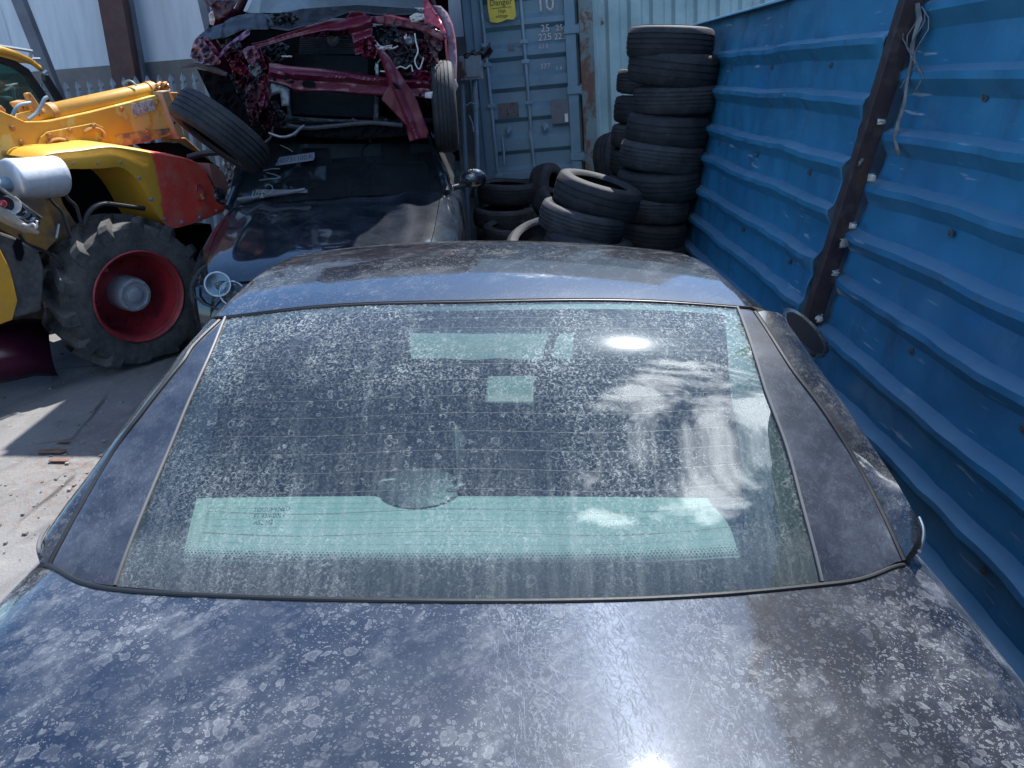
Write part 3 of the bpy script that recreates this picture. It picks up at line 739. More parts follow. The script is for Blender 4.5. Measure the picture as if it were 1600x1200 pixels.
# yard beyond the fence is dark ground; things behind the gap are just sky
# ================= tyres =================
def tyre_obj(r=.29,w=.195,ri=.19):
    mb=MB().lathe(tyre_prof(r,w,ri),(0,0,0),(0,0,1),72,True); o=mb.build('tyre',M['tyre'],None,ang=40); return o
TY0=tyre_obj(); first=[True]
TY1=MB().lathe(tyre_prof(.296,.21,.185,3),(0,0,0),(0,0,1),72,True).build('tyre',M['tyre'],None,ang=40); cnt=[0]
M['tyreold']=rubber('greyed tyre rubber',(.018,.019,.022),.4,(.12,.12,.125)); TY2=MB().lathe(tyre_prof(.292,.185,.195,5),(0,0,0),(0,0,1),72,True).build('tyre',M['tyreold'],None,ang=40)
def tyre(c,axis=(0,0,1),s=1.,label='',group='scrap tyres heaped by the fence',name='tyre',mat=None):
    k_=cnt[0]; cnt[0]+=1
    T_=(TY0,TY1,TY2)[(k_*7+k_//3)%3]
    if not T_.get('used'): o=T_; T_['used']=1
    else: o=T_.copy(); C.objects.link(o); del o['used']
    q=Vector(axis).normalized().to_track_quat('Z','Y'); q.rotate(Matrix.Rotation(0,3,'X'))
    o.rotation_mode='QUATERNION'; from mathutils import Quaternion
    o.rotation_quaternion=q@Quaternion((0,0,1),random.uniform(0,6)); o.location=c; o.scale=(s,s,s)
    tag(o,label,'tyre',group); return o
ordn=['topmost','second','third','fourth','fifth','sixth','seventh','eighth','ninth','tenth','eleventh']
st1=[(1047,68),(1054,107),(1052,155),(1044,201),(1035,244),(1026,285),(1017,322),(1012,361)]
z=None
for i,(x,y) in enumerate(st1):
    c=atY(x,y,5.52); tyre(c+Vector((.012*math.sin(i*4.1),0,0)),(.07*math.sin(i*2.1)+.03,-.03+.03*math.cos(i*3),1),1.015+.035*math.sin(i*1.7),ordn[i]+' tyre from the top of the tall leaning stack against the blue fence','tyres in the tall stack')
for i in range(8,11):
    c2=Vector((c.x-.01*(i-8),c.y,c.z-.19*(i-7)))
    if c2.z>.05: tyre(c2,(0,0,1),1.02,ordn[i]+' tyre from the top of the tall leaning stack against the blue fence','tyres in the tall stack')
for i,(x,y) in enumerate([(1019,129),(1015,173),(1009,214),(1006,254),(1002,292)]):
    c=atY(x,y,6.3); tyre(c,(.05,.03*math.sin(i),1),.97,ordn[i]+' tyre of the shorter stack half hidden behind the tall one','tyres in the stack behind')
for i in range(5,8):
    c=c-Vector((0,0,.19)); tyre(c,(0,0,1),1,ordn[i]+' tyre of the shorter stack half hidden behind the tall one','tyres in the stack behind')
tyre(atY(933,305,5.0),(.24,-.06,.95),.98,'tilted tyre with a sunlit upper rim leaning against the tall stack')
tyre(atY(909,345,4.92),(.22,-.03,.97),.98,'tilted tyre directly beneath the one with the sunlit rim')
tyre(atY(918,388,4.85),(.2,-.05,.97),1,'lowest tilted tyre just above the coupe roof edge')
tyre(atY(852,384,4.9),(-.2,-.35,.9),.9,'small tyre showing its pale sidewall at the coupe roof edge')
tyre(atY(792,300,7.0),(0.02,0,1),.95,'upper tyre lying flat in front of the container door','tyre','tyres by the container door') if False else tyre(atY(792,300,7.0),(.02,0,1),.95,'upper flat tyre in front of the container door')
tyre(atY(787,337,6.9),(0,-.04,1),.97,'middle flat tyre in front of the container door')
tyre(atY(799,366,6.5),(0.02,-.05,1),.88,'lower flat tyre with pale rim in front of the container door')
tyre(atY(858,300,7.15),(.8,-.4,.2),.9,'tyre standing on edge between the flat tyres and the leaning ones')
tyre(atY(878,330,6.6),(.5,-.1,.8),.95,'tyre wedged behind the tilted pair in deep shade')
tyre(atY(962,255,6.9),(.75,-.5,.25),.92,'tyre standing on edge left of the shorter stack with a sunlit top')
for i,(x,y,zz) in enumerate(((.42,4.95,.42),(.50,5.0,.22),(.48,5.0,.10),(-.08,6.9,.32),(-.06,6.9,.12),(0.25,5.1,.2),(.2,6.3,.15),(.65,6.6,.4))):
    tyre((x,y,zz),(.05,.02*i,1),.97,['tyre lying low behind the two tilted tyres', 'tyre low under the tilted pair, nearest the fence', 'lowest tyre under the tilted pair', 'tyre under the flat ones by the container door', 'bottom tyre under the flat ones by the container door', 'low tyre between the tilted pair and the black hatchback', 'low tyre at the foot of the shorter stack', 'low tyre deep behind the tilted tyres, before the container'][i])

# ================= shipping containers =================
def cont_mat(name,a,b,rust=.5,seed=0.):
    k=N(name); v=k.map(loc=(seed,seed,seed))
    c=k.mixc(k.ramp(k.noise(2.2,6,.6,v),.35,.65),a,b)
    c=k.mixc(k.math('MULTIPLY',k.ramp(k.noise(5,8,.72,k.map((2.2,1,.5),loc=(seed,3,1))),.5,.75),.5),c,(.20,.24,.26))
    c=k.mixc(k.math('MULTIPLY',k.ramp(k.noise(8,8,.75,k.map((1,1,.35),loc=(seed+8,3,1))),.55,.8),.55),c,(.06,.075,.085))
    rm=k.ramp(k.noise(5,11,.74,k.map((1.3,1,.7),loc=(seed,9,2))),.69-rust*.22,.735-rust*.2)
    rc=k.mixc(k.noise(30,5,.6),(.20,.095,.06),(.09,.045,.035)); c=k.mixc(rm,c,rc)
    return k.done(k.pr(c,k.math('MULTIPLY_ADD',rm,.3,.5),0,k.bump(k.noise(10,6,.6),.25,.01)))
M['cont']=cont_mat('faded blue container paint',(.165,.255,.305),(.125,.20,.25),.15,2.)
M['contpost']=cont_mat('rusty container post',(.15,.21,.21),(.10,.13,.13),.95,5.)
M['contside']=cont_mat('pale container side',(.32,.43,.44),(.22,.32,.34),.25,9.)
M['bar']=worn('galvanised lock bar',(.22,.29,.34),(.15,.21,.26),rough=.45,dirtamt=.3,rust=.1)
RO=R(4.8); CH=Vector((math.cos(RO),0,math.sin(RO))); CU=Vector((-math.sin(RO),0,math.cos(RO))); CYv=Vector((0,1,0))
c0=atY(757,284,7.6)
def K(x,z,y=0): return c0+CH*x+CU*z+CYv*y
rotK=Matrix((CH,CYv,CU)).transposed()
cont=thing('shipping_container','faded blue grey shipping container seen door end on, behind the tyres','container',(c0.x,7.6,0))
def kx(px,py): p=atY(px,py,7.6)-c0; return p.dot(CH),p.dot(CU)
xl,_=kx(730,20); x2,_=kx(748,150); xr_,_=kx(905,100); zt=2.42
print('container x',xl,x2,xr_)
W0=xl-.0; W1=xr_
# door leaf: framed, with horizontal corrugation
prof=[]; zz=.06; ribz=[]
for py in (255,205,158,110,62,18,-28,-70):
    ribz.append(kx(840,py)[1])
ribz=sorted(ribz); prof=[(.0,0)]
for z in ribz:
    if z>2.3: continue
    prof+=[(z-.05,0),(z-.012,.045),(z+.10,.045),(z+.14,0)]
prof=[p for p in prof if 0<=p[0]<2.33]; prof=sorted(prof)+[(2.33,0)]
lf=MB().grid([[K(lerp(W0+.14,W1-.10,i/6),z,d) for i in range(7)] for z,d in prof])
leaf=lf.build('door',M['cont'],cont,smooth=False)
fr=MB()
for x,w in((W0+.09,.10),(W1-.07,.10)): fr.box(K(x,1.17,.0),(w,.05,2.34),rotK)
fr.box(K((W0+W1)/2,.03,.0),(W1-W0-.24,.049,.07),rotK).box(K((W0+W1)/2,2.32,.0),(W1-W0-.24,.049,.06),rotK)
fr.build('door_frame',M['cont'],leaf,smooth=False,bevel=.004)
MB().box(K(W0-.0,1.2,.06),(.085,.12,2.55),rotK).build('corner_post',M['cont'],cont,smooth=False,bevel=.006)
MB().box(K(W1+.075,1.2,.03),(.13,.16,2.55),rotK).build('corner_post',M['contpost'],cont,smooth=False,bevel=.006)
MB().box(K((W0+W1)/2,-.09,.05),(W1-W0+.2,.18,.15),rotK).box(K((W0+W1)/2,2.42,.05),(W1-W0+.2,.18,.12),rotK).build('door_sill',M['contpost'],cont,smooth=False,bevel=.004)
MB().box(K((W0+W1)/2+.02,1.2,1.6),(W1-W0+.16,2.9,2.5),rotK).build('container_shell',M['cont'],cont,smooth=False)
for z in (kx(905,45)[1],kx(905,140)[1],kx(912,243)[1],2.2):
    h=MB().box(K(W1-.055,z,-.034),(.15,.02,.07),rotK); h.tube([K(W1+.012,z-.05,-.03),K(W1+.012,z+.05,-.03)],.014,10); h.build('hinge',M['cont'],cont,smooth=False,bevel=.003)
for (xa,ya),(xb,yb) in (((751,0),(778,268)),((813,0),(833,253))):
    A=kx(xa,ya); B=kx(xb,yb); d=( (A[0]-B[0])/(A[1]-B[1]) )
    P0=K(B[0]-d*(B[1]+.02),-.02,-.05); P1=K(A[0]+d*(2.40-A[1]),2.40,-.05)
    bar=MB().tube([P0,P1],.017,12).build('lock_bar',M['bar'],cont)
    for f in (.03,.3,.45,.52,.8,.97):
        MB().box(lerp(P0,P1,f),(.075,.045,.035),rotK).build('bar_bracket',M['bar'],bar,smooth=False,bevel=.004)
for (x,y),(x3,y3) in (((826,205),(833,250)),((784,212),(788,258))):
    a=atY(x,y,7.53); b=atY(x3,y3,7.53)
    MB().tube([a,lerp(a,b,.4)+Vector((.006,-.02,0)),b],.012,8).build('lock_handle',M['bar'],cont)
for x,y in((794,203),(851,198)):
    a=atY(x,y,7.55); MB().lathe([(.0,.012),(.02,.012),(.035,0),(.035,-.02)],a,(0,-1,0),20).box(a+Vector((0,-.02,0)),(.018,.03,.07)).build('handle_catch',M['bar'],cont,bevel=.003)
# plates and writing
M['rustplate']=worn('brown data plate',(.14,.10,.09),(.10,.10,.11),rough=.6,dirtamt=.5,scale=20,rust=.5)
M['greyplate']=worn('grey data plate',(.15,.14,.15),(.12,.12,.13),rough=.6,dirtamt=.3,scale=20)
def plate(px,py,w,h,mat,name,par,y=7.556):
    c=atY(px,py,y); o=MB().box(c,(w,.006,h),rotK).build(name,mat,par,smooth=False); return c,o
plate(794,172,.20,.13,M['rustplate'],'data_plate',cont,7.585); plate(875,174,.17,.22,M['greyplate'],'data_plate',cont,7.585); plate(799,74,.055,.05,M['greyplate'],'data_plate',cont,7.59)
M['white']=plain('white sticker',(.75,.75,.72),.6); plate(885,184,.03,.075,M['white'],'white_label',cont,7.575)
M['chalk']=worn('chalk marks',(.62,.58,.55),(.5,.35,.30),rough=.9,dirtamt=.4,scale=60)
M['signy']=worn('yellow sign face',(.80,.56,.04),(.66,.45,.06),rough=.6,dirtamt=.15,scale=12,dirt=(.35,.30,.2))
M['ink']=plain('black print',(.02,.02,.02),.6)
for txt,px,py,sz in (('25',845,50,.085),('225',841,64,.085),('25',868,48,.07),('223',866,62,.075),('65 3',842,76,.05),('377',844,108,.065),('10',838,18,.17),('3 4',868,110,.05),('225',843,72,.03),('.-.',866,122,.06)):
    vs,fs=text_mesh(txt,sz,K(*kx(px,py),-.008),CH,CU,.0)
    vs=[v+CYv*(-.004) for v in vs]; MB().add(vs,fs).build('chalk_number',M['chalk'],cont,smooth=False)
# yellow danger sign
sc_=atY(783,2,7.50); P=lambda x,z,y=0: sc_+CH*x+CU*z+CYv*y
pts=[(-.118,-.155),(-.125,-.05),(-.122,.20),(.12,.20),(.12,-.02),(.126,-.13),(.10,-.158),(.04,-.150),(.00,-.163),(-.05,-.172),(-.09,-.166)]
sg=MB().prism([P(x,z) for x,z in pts],(0,.004,0)).build('danger_sign',M['signy'],cont,smooth=False)
def sgtext(t,s,x,z): 
    vs,fs=text_mesh(t,s,P(x,z,-.003),CH,CU,0); MB().add(vs,fs).build('sign_lettering',M['ink'],sg,smooth=False)
sgtext('Danger',.070,-.108,-.03); sgtext('High',.040,-.035,-.092); sgtext('voltage',.040,-.062,-.132)
MB().box(P(0,-.052,-.003),(.18,.002,.004),rotK).box(P(0,.035,-.003),(.18,.002,.02),rotK).build('sign_rule',M['ink'],sg,smooth=False)
MB().prism([P(-.07,.05,-.003),P(.07,.05,-.003),P(0,.17,-.003)],(0,.001,0)).build('warning_triangle',M['ink'],sg,smooth=False)
MB().prism([P(-.048,.062,-.006),P(.048,.062,-.006),P(0,.145,-.006)],(0,.001,0)).build('warning_triangle_field',M['signy'],sg,smooth=False)
MB().prism([P(x,z,-.009) for x,z in((.006,.135),(-.014,.10),(0,.10),(-.010,.07),(.016,.108),(.002,.108))],(0,.001,0)).build('lightning_bolt',M['ink'],sg,smooth=False)
# support blocks under the container
M['conc']=worn('rough concrete',(.20,.19,.18),(.14,.13,.125),rough=.9,dirtamt=.6,scale=5,bump=.5)
for i,x in enumerate((.0,.9)):
    b=MB().box((c0.x+x,7.95,.33),(.35,.6,.62)).build('concrete_block',M['conc'],None,smooth=False,bevel=.02); tag(b,('left' if i==0 else 'right')+' concrete block propping the shipping container behind the tyres','concrete block')
# second container side (vertical corrugation)
x0=W1+.15; rows=[]
cs=thing('shipping_container','pale blue green container with vertical corrugated side, above the tall tyre stack','container',(2.3,7.75,0))
xs_=[]; x=x0
while x<x0+3.2:
    for dx,d in((0,.0),(.045,.0),(.075,.04),(.135,.04),(.165,.0)): xs_.append((x+dx,d))
    x+=.21
rows=[[K(x,z,.20+d) for x,d in xs_] for z in (-.1,2.55)]
MB().grid(rows).build('corrugated_side',M['contside'],cs,smooth=False)
MB().box(K(x0+1.6,2.6,.2),(3.2,.1,.10),rotK).build('side_rail',M['contside'],cs,smooth=False)
MB().box(K(x0+1.65,1.2,1.4),(3.1,2.2,2.6),rotK).build('container_shell',M['contside'],cs,smooth=False)

# meter box on a stand, left of the container
mb_=thing('electric_box','small rusty grey electrical box on a thin post left of the container door','electric box',(atY(736,106,7.1).x,7.1,0))
c=atY(736,106,7.1); MB().box(c,(.20,.14,.20),rotK).build('box_body',worn('rusty box paint',(.20,.25,.26),(.16,.18,.18),rust=.6,scale=7),mb_,smooth=False,bevel=.006)
MB().box(c+Vector((.02,-.075,0)),(.13,.01,.15),rotK).build('box_door',worn('box door paint',(.22,.28,.30),(.18,.22,.23),rust=.2,scale=9),mb_,smooth=False,bevel=.003)
for px in(722,741): MB().tube([atY(px,122,7.13),Vector((atY(px,122,7.13).x+.03,7.13,0))],.022,8).build('post',M['bar'],mb_)
rg=[]
for j in range(7):
    rg.append([atY(lerp(724,766,i/10)+j*.8,lerp(88,70,i/10)+j*2.2-3*math.sin(i*.7),7.05-.03*math.sin(j))+Vector((0,0,.012*math.sin(i*2.1+j))) for i in range(11)])
o=MB().grid(rg).build('black_rag',M['black'],None,solid=.006); tag(o,'crumpled black rag draped over the rusty electrical box','rag')
for i,pp in enumerate([[(728,165),(736,160),(748,166),(742,176)],[(733,180),(738,192),(740,206)],[(744,126),(745,150),(747,162)]]):
    MB().tube([atY(x,y,7.02) for x,y in pp],.007,6).build('cable',M['bar'],mb_)

# ================= building, palisade, posts on the left =================
def bld_mat():
    k=N('weathered cladding'); 
    st=k.noise(5,6,.65,k.map((1,1,.12))); c=k.mixc(k.ramp(st,.35,.65),(.66,.67,.69),(.52,.54,.57))
    c=k.mixc(k.math('MULTIPLY',k.ramp(k.noise(1.4,5,.6),.5,.7),.4),c,(.66,.66,.66))
    c=k.mixc(k.math('MULTIPLY',k.ramp(k.noise(3,9,.75,k.map(loc=(3,3,3))),.62,.72),.6),c,(.20,.17,.16))
    return k.done(k.pr(c,.55,0,k.bump(st,.2,.02)))
M['clad']=bld_mat()
BY=10.5; BR=R(4.2); BH=Vector((math.cos(BR),0,math.sin(BR))); BU=Vector((-math.sin(BR),0,math.cos(BR)))
b0=atY(190,101,BY)
def B_(x,z,y=0): return b0+BH*x+BU*z+Vector((0,y,0))
bld=thing('industrial_shed','pale grey clad shed wall with brown steel column behind the yellow loader','shed',(b0.x,BY,0))
xs_=[]; x=-5.5
while x<7.5:
    for dx,d in((0,0),(1.3,0),(1.315,-.012),(1.34,-.012),(1.355,0)): xs_.append((x+dx,d))
    x+=1.4
MB().grid([[B_(x,z,d) for x,d in xs_] for z in(0,1.2,2.4,4.0)]).build('cladding',M['clad'],bld,smooth=False)
MB().box(B_(1.0,-1.35,.08),(13,.3,2.7),Matrix((BH,Vector((0,1,0)),BU)).transposed()).build('lower_wall',worn('stained board wall',(.21,.185,.165),(.15,.135,.13),rough=.85,dirtamt=.6,scale=3,streak=1),bld,smooth=False)
MB().box(B_(1.0,2.0,2.3),(12.8,4,3.9),Matrix((BH,Vector((0,1,0)),BU)).transposed()).build('shed_body',M['clad'],bld,smooth=False)
M['brown']=worn('red oxide column',(.105,.035,.028),(.075,.028,.026),rough=.6,dirtamt=.25,scale=5)
def col(pa,pb,w,d,Y,mat,name,par,ext=2.0):
    a=atY(*pa,Y); b=atY(*pb,Y); dr=(a-b).normalized(); a=a+dr*ext; 
    b=b-dr*(b.z/dr.z) if ext else b
    x=Vector((1,0,0)); y=dr.cross(x).normalized(); x=y.cross(dr).normalized()
    return MB().box((a+b)/2,(w,d,(a-b).length),Matrix((x,y,dr)).transposed()).build(name,mat,par,smooth=False,bevel=.005)
col((178,0),(200,125),.30,.2,10.15,M['brown'],'steel_column',bld)
M['gpost']=worn('grey galvanised post',(.13,.14,.165),(.10,.10,.12),rough=.5,dirtamt=.3)
col((199,0),(216,92),.11,.1,10.25,M['gpost'],'steel_column',bld)
col((317,0),(335,80),.10,.1,10.25,M['gpost'],'steel_column',bld)
p_=col((30,0),(64,85),.12,.1,8.9,M['gpost'],'leaning_post',None); tag(p_,'dark grey steel post leaning behind the loader cab, far left','post')
pal=thing('palisade_fence','row of pointed grey steel pales in front of the shed','palisade fence',(-4.5,8.9,0))
M['pale']=worn('galvanised pale',(.23,.26,.29),(.18,.20,.23),rough=.5,dirtamt=.4,scale=10)
pr0=None
for i in range(26):
    px=10+18.3*i; ty=134-(px-10)*.074
    if 335<px<640: pass
    a=atY(px,ty,8.9); w=.036; pts=[]
    def pr_(z,hw): return [Vector((a.x-hw,a.y,z)),Vector((a.x-hw*.3,a.y-.018,z)),Vector((a.x+hw*.3,a.y-.018,z)),Vector((a.x+hw,a.y,z))]
    zt=a.z; rows=[pr_(.05,w),pr_(zt-.12,w),pr_(zt-.10,w*.55),pr_(zt-.07,w*1.0),pr_(zt,.002)]
    me=MB().grid(rows).build('pale',M['pale'],pal,solid=.004,smooth=False)
for z in(.5,1.3): MB().box((-3.8,8.93,z),(6.5,.04,.05)).build('rail',M['pale'],pal,smooth=False)
for px in (716,724):
    pass

# ================= black hatchback under the wreck =================
bc_o=Vector((-1.17,5.2,0)); by=Vector((-.07,.9975,0)).normalized(); bx=Vector((.9975,.07,.058)).normalized(); bz=bx.cross(by).normalized(); by=bz.cross(bx).normalized()
def Q(x,y,z): return bc_o+bx*x+by*y+bz*z
def Qv(v): return Q(*v)
bcar=thing('scrap_hatchback','black hatchback with dented bonnet carrying the wrecked red car on its roof','car',(bc_o.x,6.0,0))
M['bpaint']=car_paint('black gloss paint',(.003,.005,.009),(.30,.36,.44),.035,spots=.16,coatr=.02,ior=1.8,bspec=.05)
M['bwind']=glass('dusty dark windscreen',(.10,.15,.17,1),dust=.10,dustc=(.30,.36,.38),base=.035,ior=1.3)
BS=[(-1.16,.60,.66),(-1.10,.68,.72),(-.95,.745,.80),(-.7,.785,.87),(-.35,.81,.94),(0,.825,.985),(.3,.835,1.0)]
def bh(y): return interp([(a,c) for a,b,c in BS],y)
def bw(y): return interp([(a,b) for a,b,c in BS],y)
def hood(x,y):
    w=bw(y); q=abs(x)/w
    z=bh(y)+.025*(1-q*q)-.085*max(0,(q-.80)/.2)**2
    z+=.018*math.exp(-((abs(x)-.50)/.05)**2)*min(1,(y+1.2))       # bonnet creases
    return z-.9*0
rows=[[Q(bw(y)*s*.86,y-.06*(1-(abs(s))**2)*(1 if y>-.2 else 1),hood(bw(y)*s*.86,y)+.006*noise.noise(Vector((s*4,y*5,0)))) for s in [-1+i/20 for i in range(41)]] for y in [-1.10+1.10*j/30 for j in range(31)]]
gb=MB().grid(rows).build('bonnet',M['bpaint'],bcar)
for sd in(-1,1):
    rows=[]
    for j in range(61):
        y=lerp(-1.16,3.0,j/60); w=bw(min(y,.3)); ytop=hood(w*.87,min(y,.0)); r=[]
        pin=max(0,(-.75-y)/.45)*.10
        for q in(.865,.9,.95,1.0): r.append((w*q,hood(w*q,min(y,0.)) if y<=0 else hood(w*q,0)+.0))
        zt=r[-1][1]; zb=.22
        for yc in(-.42,2.1):
            d=abs(y-yc)
            if d<.35: zb=max(zb,.28+math.sqrt(.35**2-d*d))
        for f,dx in((.12,.018),(.3,.03),(.5,.028),(.75,.015),(1,0)): r.append((w+dx,lerp(zt,zb,f)))
        rows.append([Q(sd*a,y-.0,z+.006*noise.noise(Vector((y*4,z*5,sd)))) for a,z in r])
    MB().grid(rows).build('fender',M['bpaint'],bcar)
# cowl, nose
rows=[[Q(bw(-1.1)*s*1.0,-1.10-.10*(1-s*s)*math.sin(min(1,f*2)*1.5)-.05*math.sin(f*3.1),lerp(hood(.6*s,-1.10),.2,f)) for s in [-1+i/12 for i in range(25)]] for f in(0,.08,.16,.3,.5,.7,1)]
nb_=MB().grid(rows).build('front_bumper',M['bpaint'],bcar)
MB().grid([[Q(.42*s,-1.245+.08*s*s,z) for s in[-1+i/8 for i in range(17)]] for z in(.36,.44,.52)]).build('grille',M['black'],nb_)
rows=[[Q(.74*s,lerp(-.07,.02,f)-.05*(1-s*s),lerp(.985,1.0,f)+.015*(1-s*s)-.02) for s in[-1+i/12 for i in range(25)]] for f in(0,.5,1)]
MB().grid(rows).build('cowl_panel',M['black'],bcar)
ws=lambda s,f: Q(lerp(.735,.60,f)*s,lerp(.0,.74,f)-.10*(1-s*s)*(1-.4*f),lerp(.985,1.39,f)+.03*(1-s*s)+.03*math.sin(f*3.14))
wsc=MB().grid([[ws(-1+i/16,j/16) for i in range(33)] for j in range(17)]).build('windscreen',M['bwind'],bcar)
for sd in(-1,1):
    pts=[ws(sd,j/8)+bx*sd*.02 for j in range(9)]; MB().tube(pts,.026,10).build('windscreen_pillar',M['bpaint'],bcar)
    MB().grid([[Q(sd*lerp(.80,.64,f),y,lerp(.99,1.37,f)) for f in(0,.5,1)] for y in (.15,.8,1.6,2.5)]).build('side_window',M['dglass'],bcar)
    h=atY(738,290,6.0) if sd>0 else atY(352,320,5.55)
    # mirror housings
    c=Q(sd*.95,.30,1.03); 
    rows=[[c+bx*(.10*math.sin(math.pi*j/10)*math.cos(2*math.pi*i/18))+by*(.06*math.sin(math.pi*j/10)*math.sin(2*math.pi*i/18)*(-1))+bz*(.072*math.cos(math.pi*j/10)) for i in range(18)] for j in range(11)]
    m_=MB().grid(rows,closeu=True).build('door_mirror',M['bpaint'],bcar); MB().tube([c-bz*.03,Q(sd*.80,.26,.98)],.02,8).build('mirror_arm',M['black'],m_)
rows=[[Q(.62*(-1+i/8),lerp(.74,2.5,j/8),1.40+.03*(1-(-1+i/8)**2)-.06*math.exp(-((j-3)/2)**2)) for i in range(17)] for j in range(9)]
MB().grid(rows).build('roof',M['bpaint'],bcar)
MB().box(Q(0,1.5,.45),(1.45,2.6,.3)).build('cabin_floor',M['dark'],bcar)
rows=[[Q(.70*(-1+i/8),lerp(.02,.42,j/4),.92) for i in range(17)] for j in range(5)]; MB().grid(rows).build('dashboard',M['black'],bcar)
for sx in(-.33,.33):
    s_=MB().box(Q(sx,1.15,.8),(.46,.12,.6)).build('front_seat',M['seat'],bcar,bevel=.04); MB().box(Q(sx,1.17,1.17),(.24,.09,.16)).build('headrest',M['seat'],s_,bevel=.03)
rows=[[Q(.84*(-1+i/8),2.95+.12*math.sin(f*3),lerp(1.0,.22,f)) for i in range(17)] for f in(0,.3,.6,1)]; MB().grid(rows).build('tailgate',M['bpaint'],bcar)
for yc in(-.42,2.1):
    for sd in(-1,1):
        w_=MB().lathe(tyre_prof(.29,.18,.19),Q(sd*.76,yc,.29),bx,48,True).build('wheel',M['tyre'],bcar); MB().lathe([(.01,.0),(.15,.0),(.18,.02),(.19,.03),(.19,-.05)],Q(sd*.83,yc,.29),bx*sd,32).build('rim',M['alloy'],w_)
# headlamps with twin round reflectors
M['lens']=glass('clear lamp lens',(.85,.9,.92,1),ior=1.35)
M['refl']=plain('lamp reflector',(.85,.88,.90),.28,.9); M['bezel']=plain('clear lamp bezel',(.62,.66,.70),.25,.2)
for sd in(-1,1):
    hc=Q(sd*.60,-1.06,.66)
    hl=MB().lathe([(.0,.0),(.10,.0),(.17,-.02),(.19,-.07)],hc+Vector((0,.05,0)),(0,-1,.35),28).build('headlamp',M['black'],bcar)
    if sd<0:
        for (px,py),r,yy in (((340,444),.064,0),((363,458),.064,.02)):
            q=atY(px,py,hc.y-.085+yy)
            ax=(CP-q).normalized(); ax=(ax+Vector((0,0,.0))).normalized()
            MB().lathe([(.006,-.055),(r*.35,-.05),(r*.62,-.035),(r*.86,-.012),(r,.0),(r*1.04,.004),(r*1.06,-.004)],q,ax,28).build('reflector',M['refl'],hl)
            MB().lathe([(r*.97,.003),(r*1.0,.014),(r*1.08,.014),(r*1.13,.0),(r*1.1,-.02)],q,ax,32).build('lamp_bezel',M['bezel'],hl)
            MB().lathe([(.0,.0),(r*.22,-.004),(r*.3,-.02),(r*.3,-.04)],q,ax,16).build('bulb',M['lens'],hl)
            MB().lathe([(.0,.028),(r*.5,.024),(r*.85,.012),(r*1.03,.0)],q,ax,24).build('lamp_lens',M['lens'],hl)
        rows=[]
        for j in range(13):
            rows.append([atY(lerp(306,372,i/12),lerp(424,492,j/12)+8*(i/12),hc.y-.10+.16*(abs(6-i)/8)**2*(1 if i<6 else .3)+.1*(abs(6-j)/8)**2) for i in range(13)])
        MB().grid(rows).build('headlamp_cover',M['lens'],hl)
        MB().tube([atY(x,y,hc.y-.09) for x,y in((300,447),(304,462),(318,474),(338,482),(356,490))],.008,8).build('lamp_gasket',M['seal'],hl)
# wipers
wp=MB().tube([ws(-.93,.03)+bz*.03,ws(-.4,.045)+bz*.035,ws(-.28,.06)+bz*.035],.013,6); wp.box(ws(-.50,.055)+bz*.04,(.35,.018,.02)); wp.build('wiper',plain('grey wiper',(.16,.165,.18),.4),bcar)
# auction sticker and chalk writing on the glass
sx_=(atY(494,244,1)-CP).normalized()
def onws(px,py):
    d=ray(px,py); best=None
    n=bx.cross(ws(0,1)-ws(0,0)).normalized(); p0=ws(0,.5)+bz*.03
    return CP+d*((p0-CP).dot(n)/d.dot(n))
n_=bx.cross(ws(0,1)-ws(0,0)).normalized()
if n_.z<0: n_=-n_
A=onws(431,261); Bq=onws(493,252); Dq=onws(438,248); xd=(Bq-A).normalized(); yd=n_.cross(xd).normalized()
wd=(Bq-A).length; ht=(Dq-A).dot(yd)
stk=MB().prism([A+n_*.012,Bq+n_*.012-xd*.012,Bq+n_*.012+yd*ht*.5,Bq+n_*.012+yd*ht,A+yd*ht+n_*.012+xd*.03],-n_*.002).build('lot_sticker',plain('pale sticker',(.20,.22,.25),.6),wsc,smooth=False)
vs,fs=text_mesh('J40731100.K',ht*.92,A+n_*.012+yd*ht*.18+xd*.022,xd,yd,.002); 
mw=max((v-A).dot(xd) for v in vs); vs=[A+(v-A)-xd*((v-A).dot(xd)*(1-.96*wd/mw)) for v in vs]
MB().add(vs,fs).build('sticker_number',M['ink'],stk,smooth=False)
ch=plain('chalk on glass',(.26,.30,.30),.9)
def chalk(pts,r=.0035):
    MB().tube([onws(*p)+n_*.012 for p in pts],r,5).build('chalk_mark',ch,wsc)
chalk([(438,266),(425,266),(412,269)]); chalk([(417,272),(430,275),(439,279),(434,281),(420,282),(406,284)])
chalk([(415,293),(420,290),(426,293),(427,299),(423,304),(417,305),(412,302),(410,300)]); chalk([(418,299),(411,300),(409,306),(412,312)]); chalk([(411,304),(408,312)]); chalk([(397,301),(395,308),(396,312),(402,309),(406,304)]); chalk([(401,302),(400,307)]); chalk([(439,229),(450,234),(458,239)])
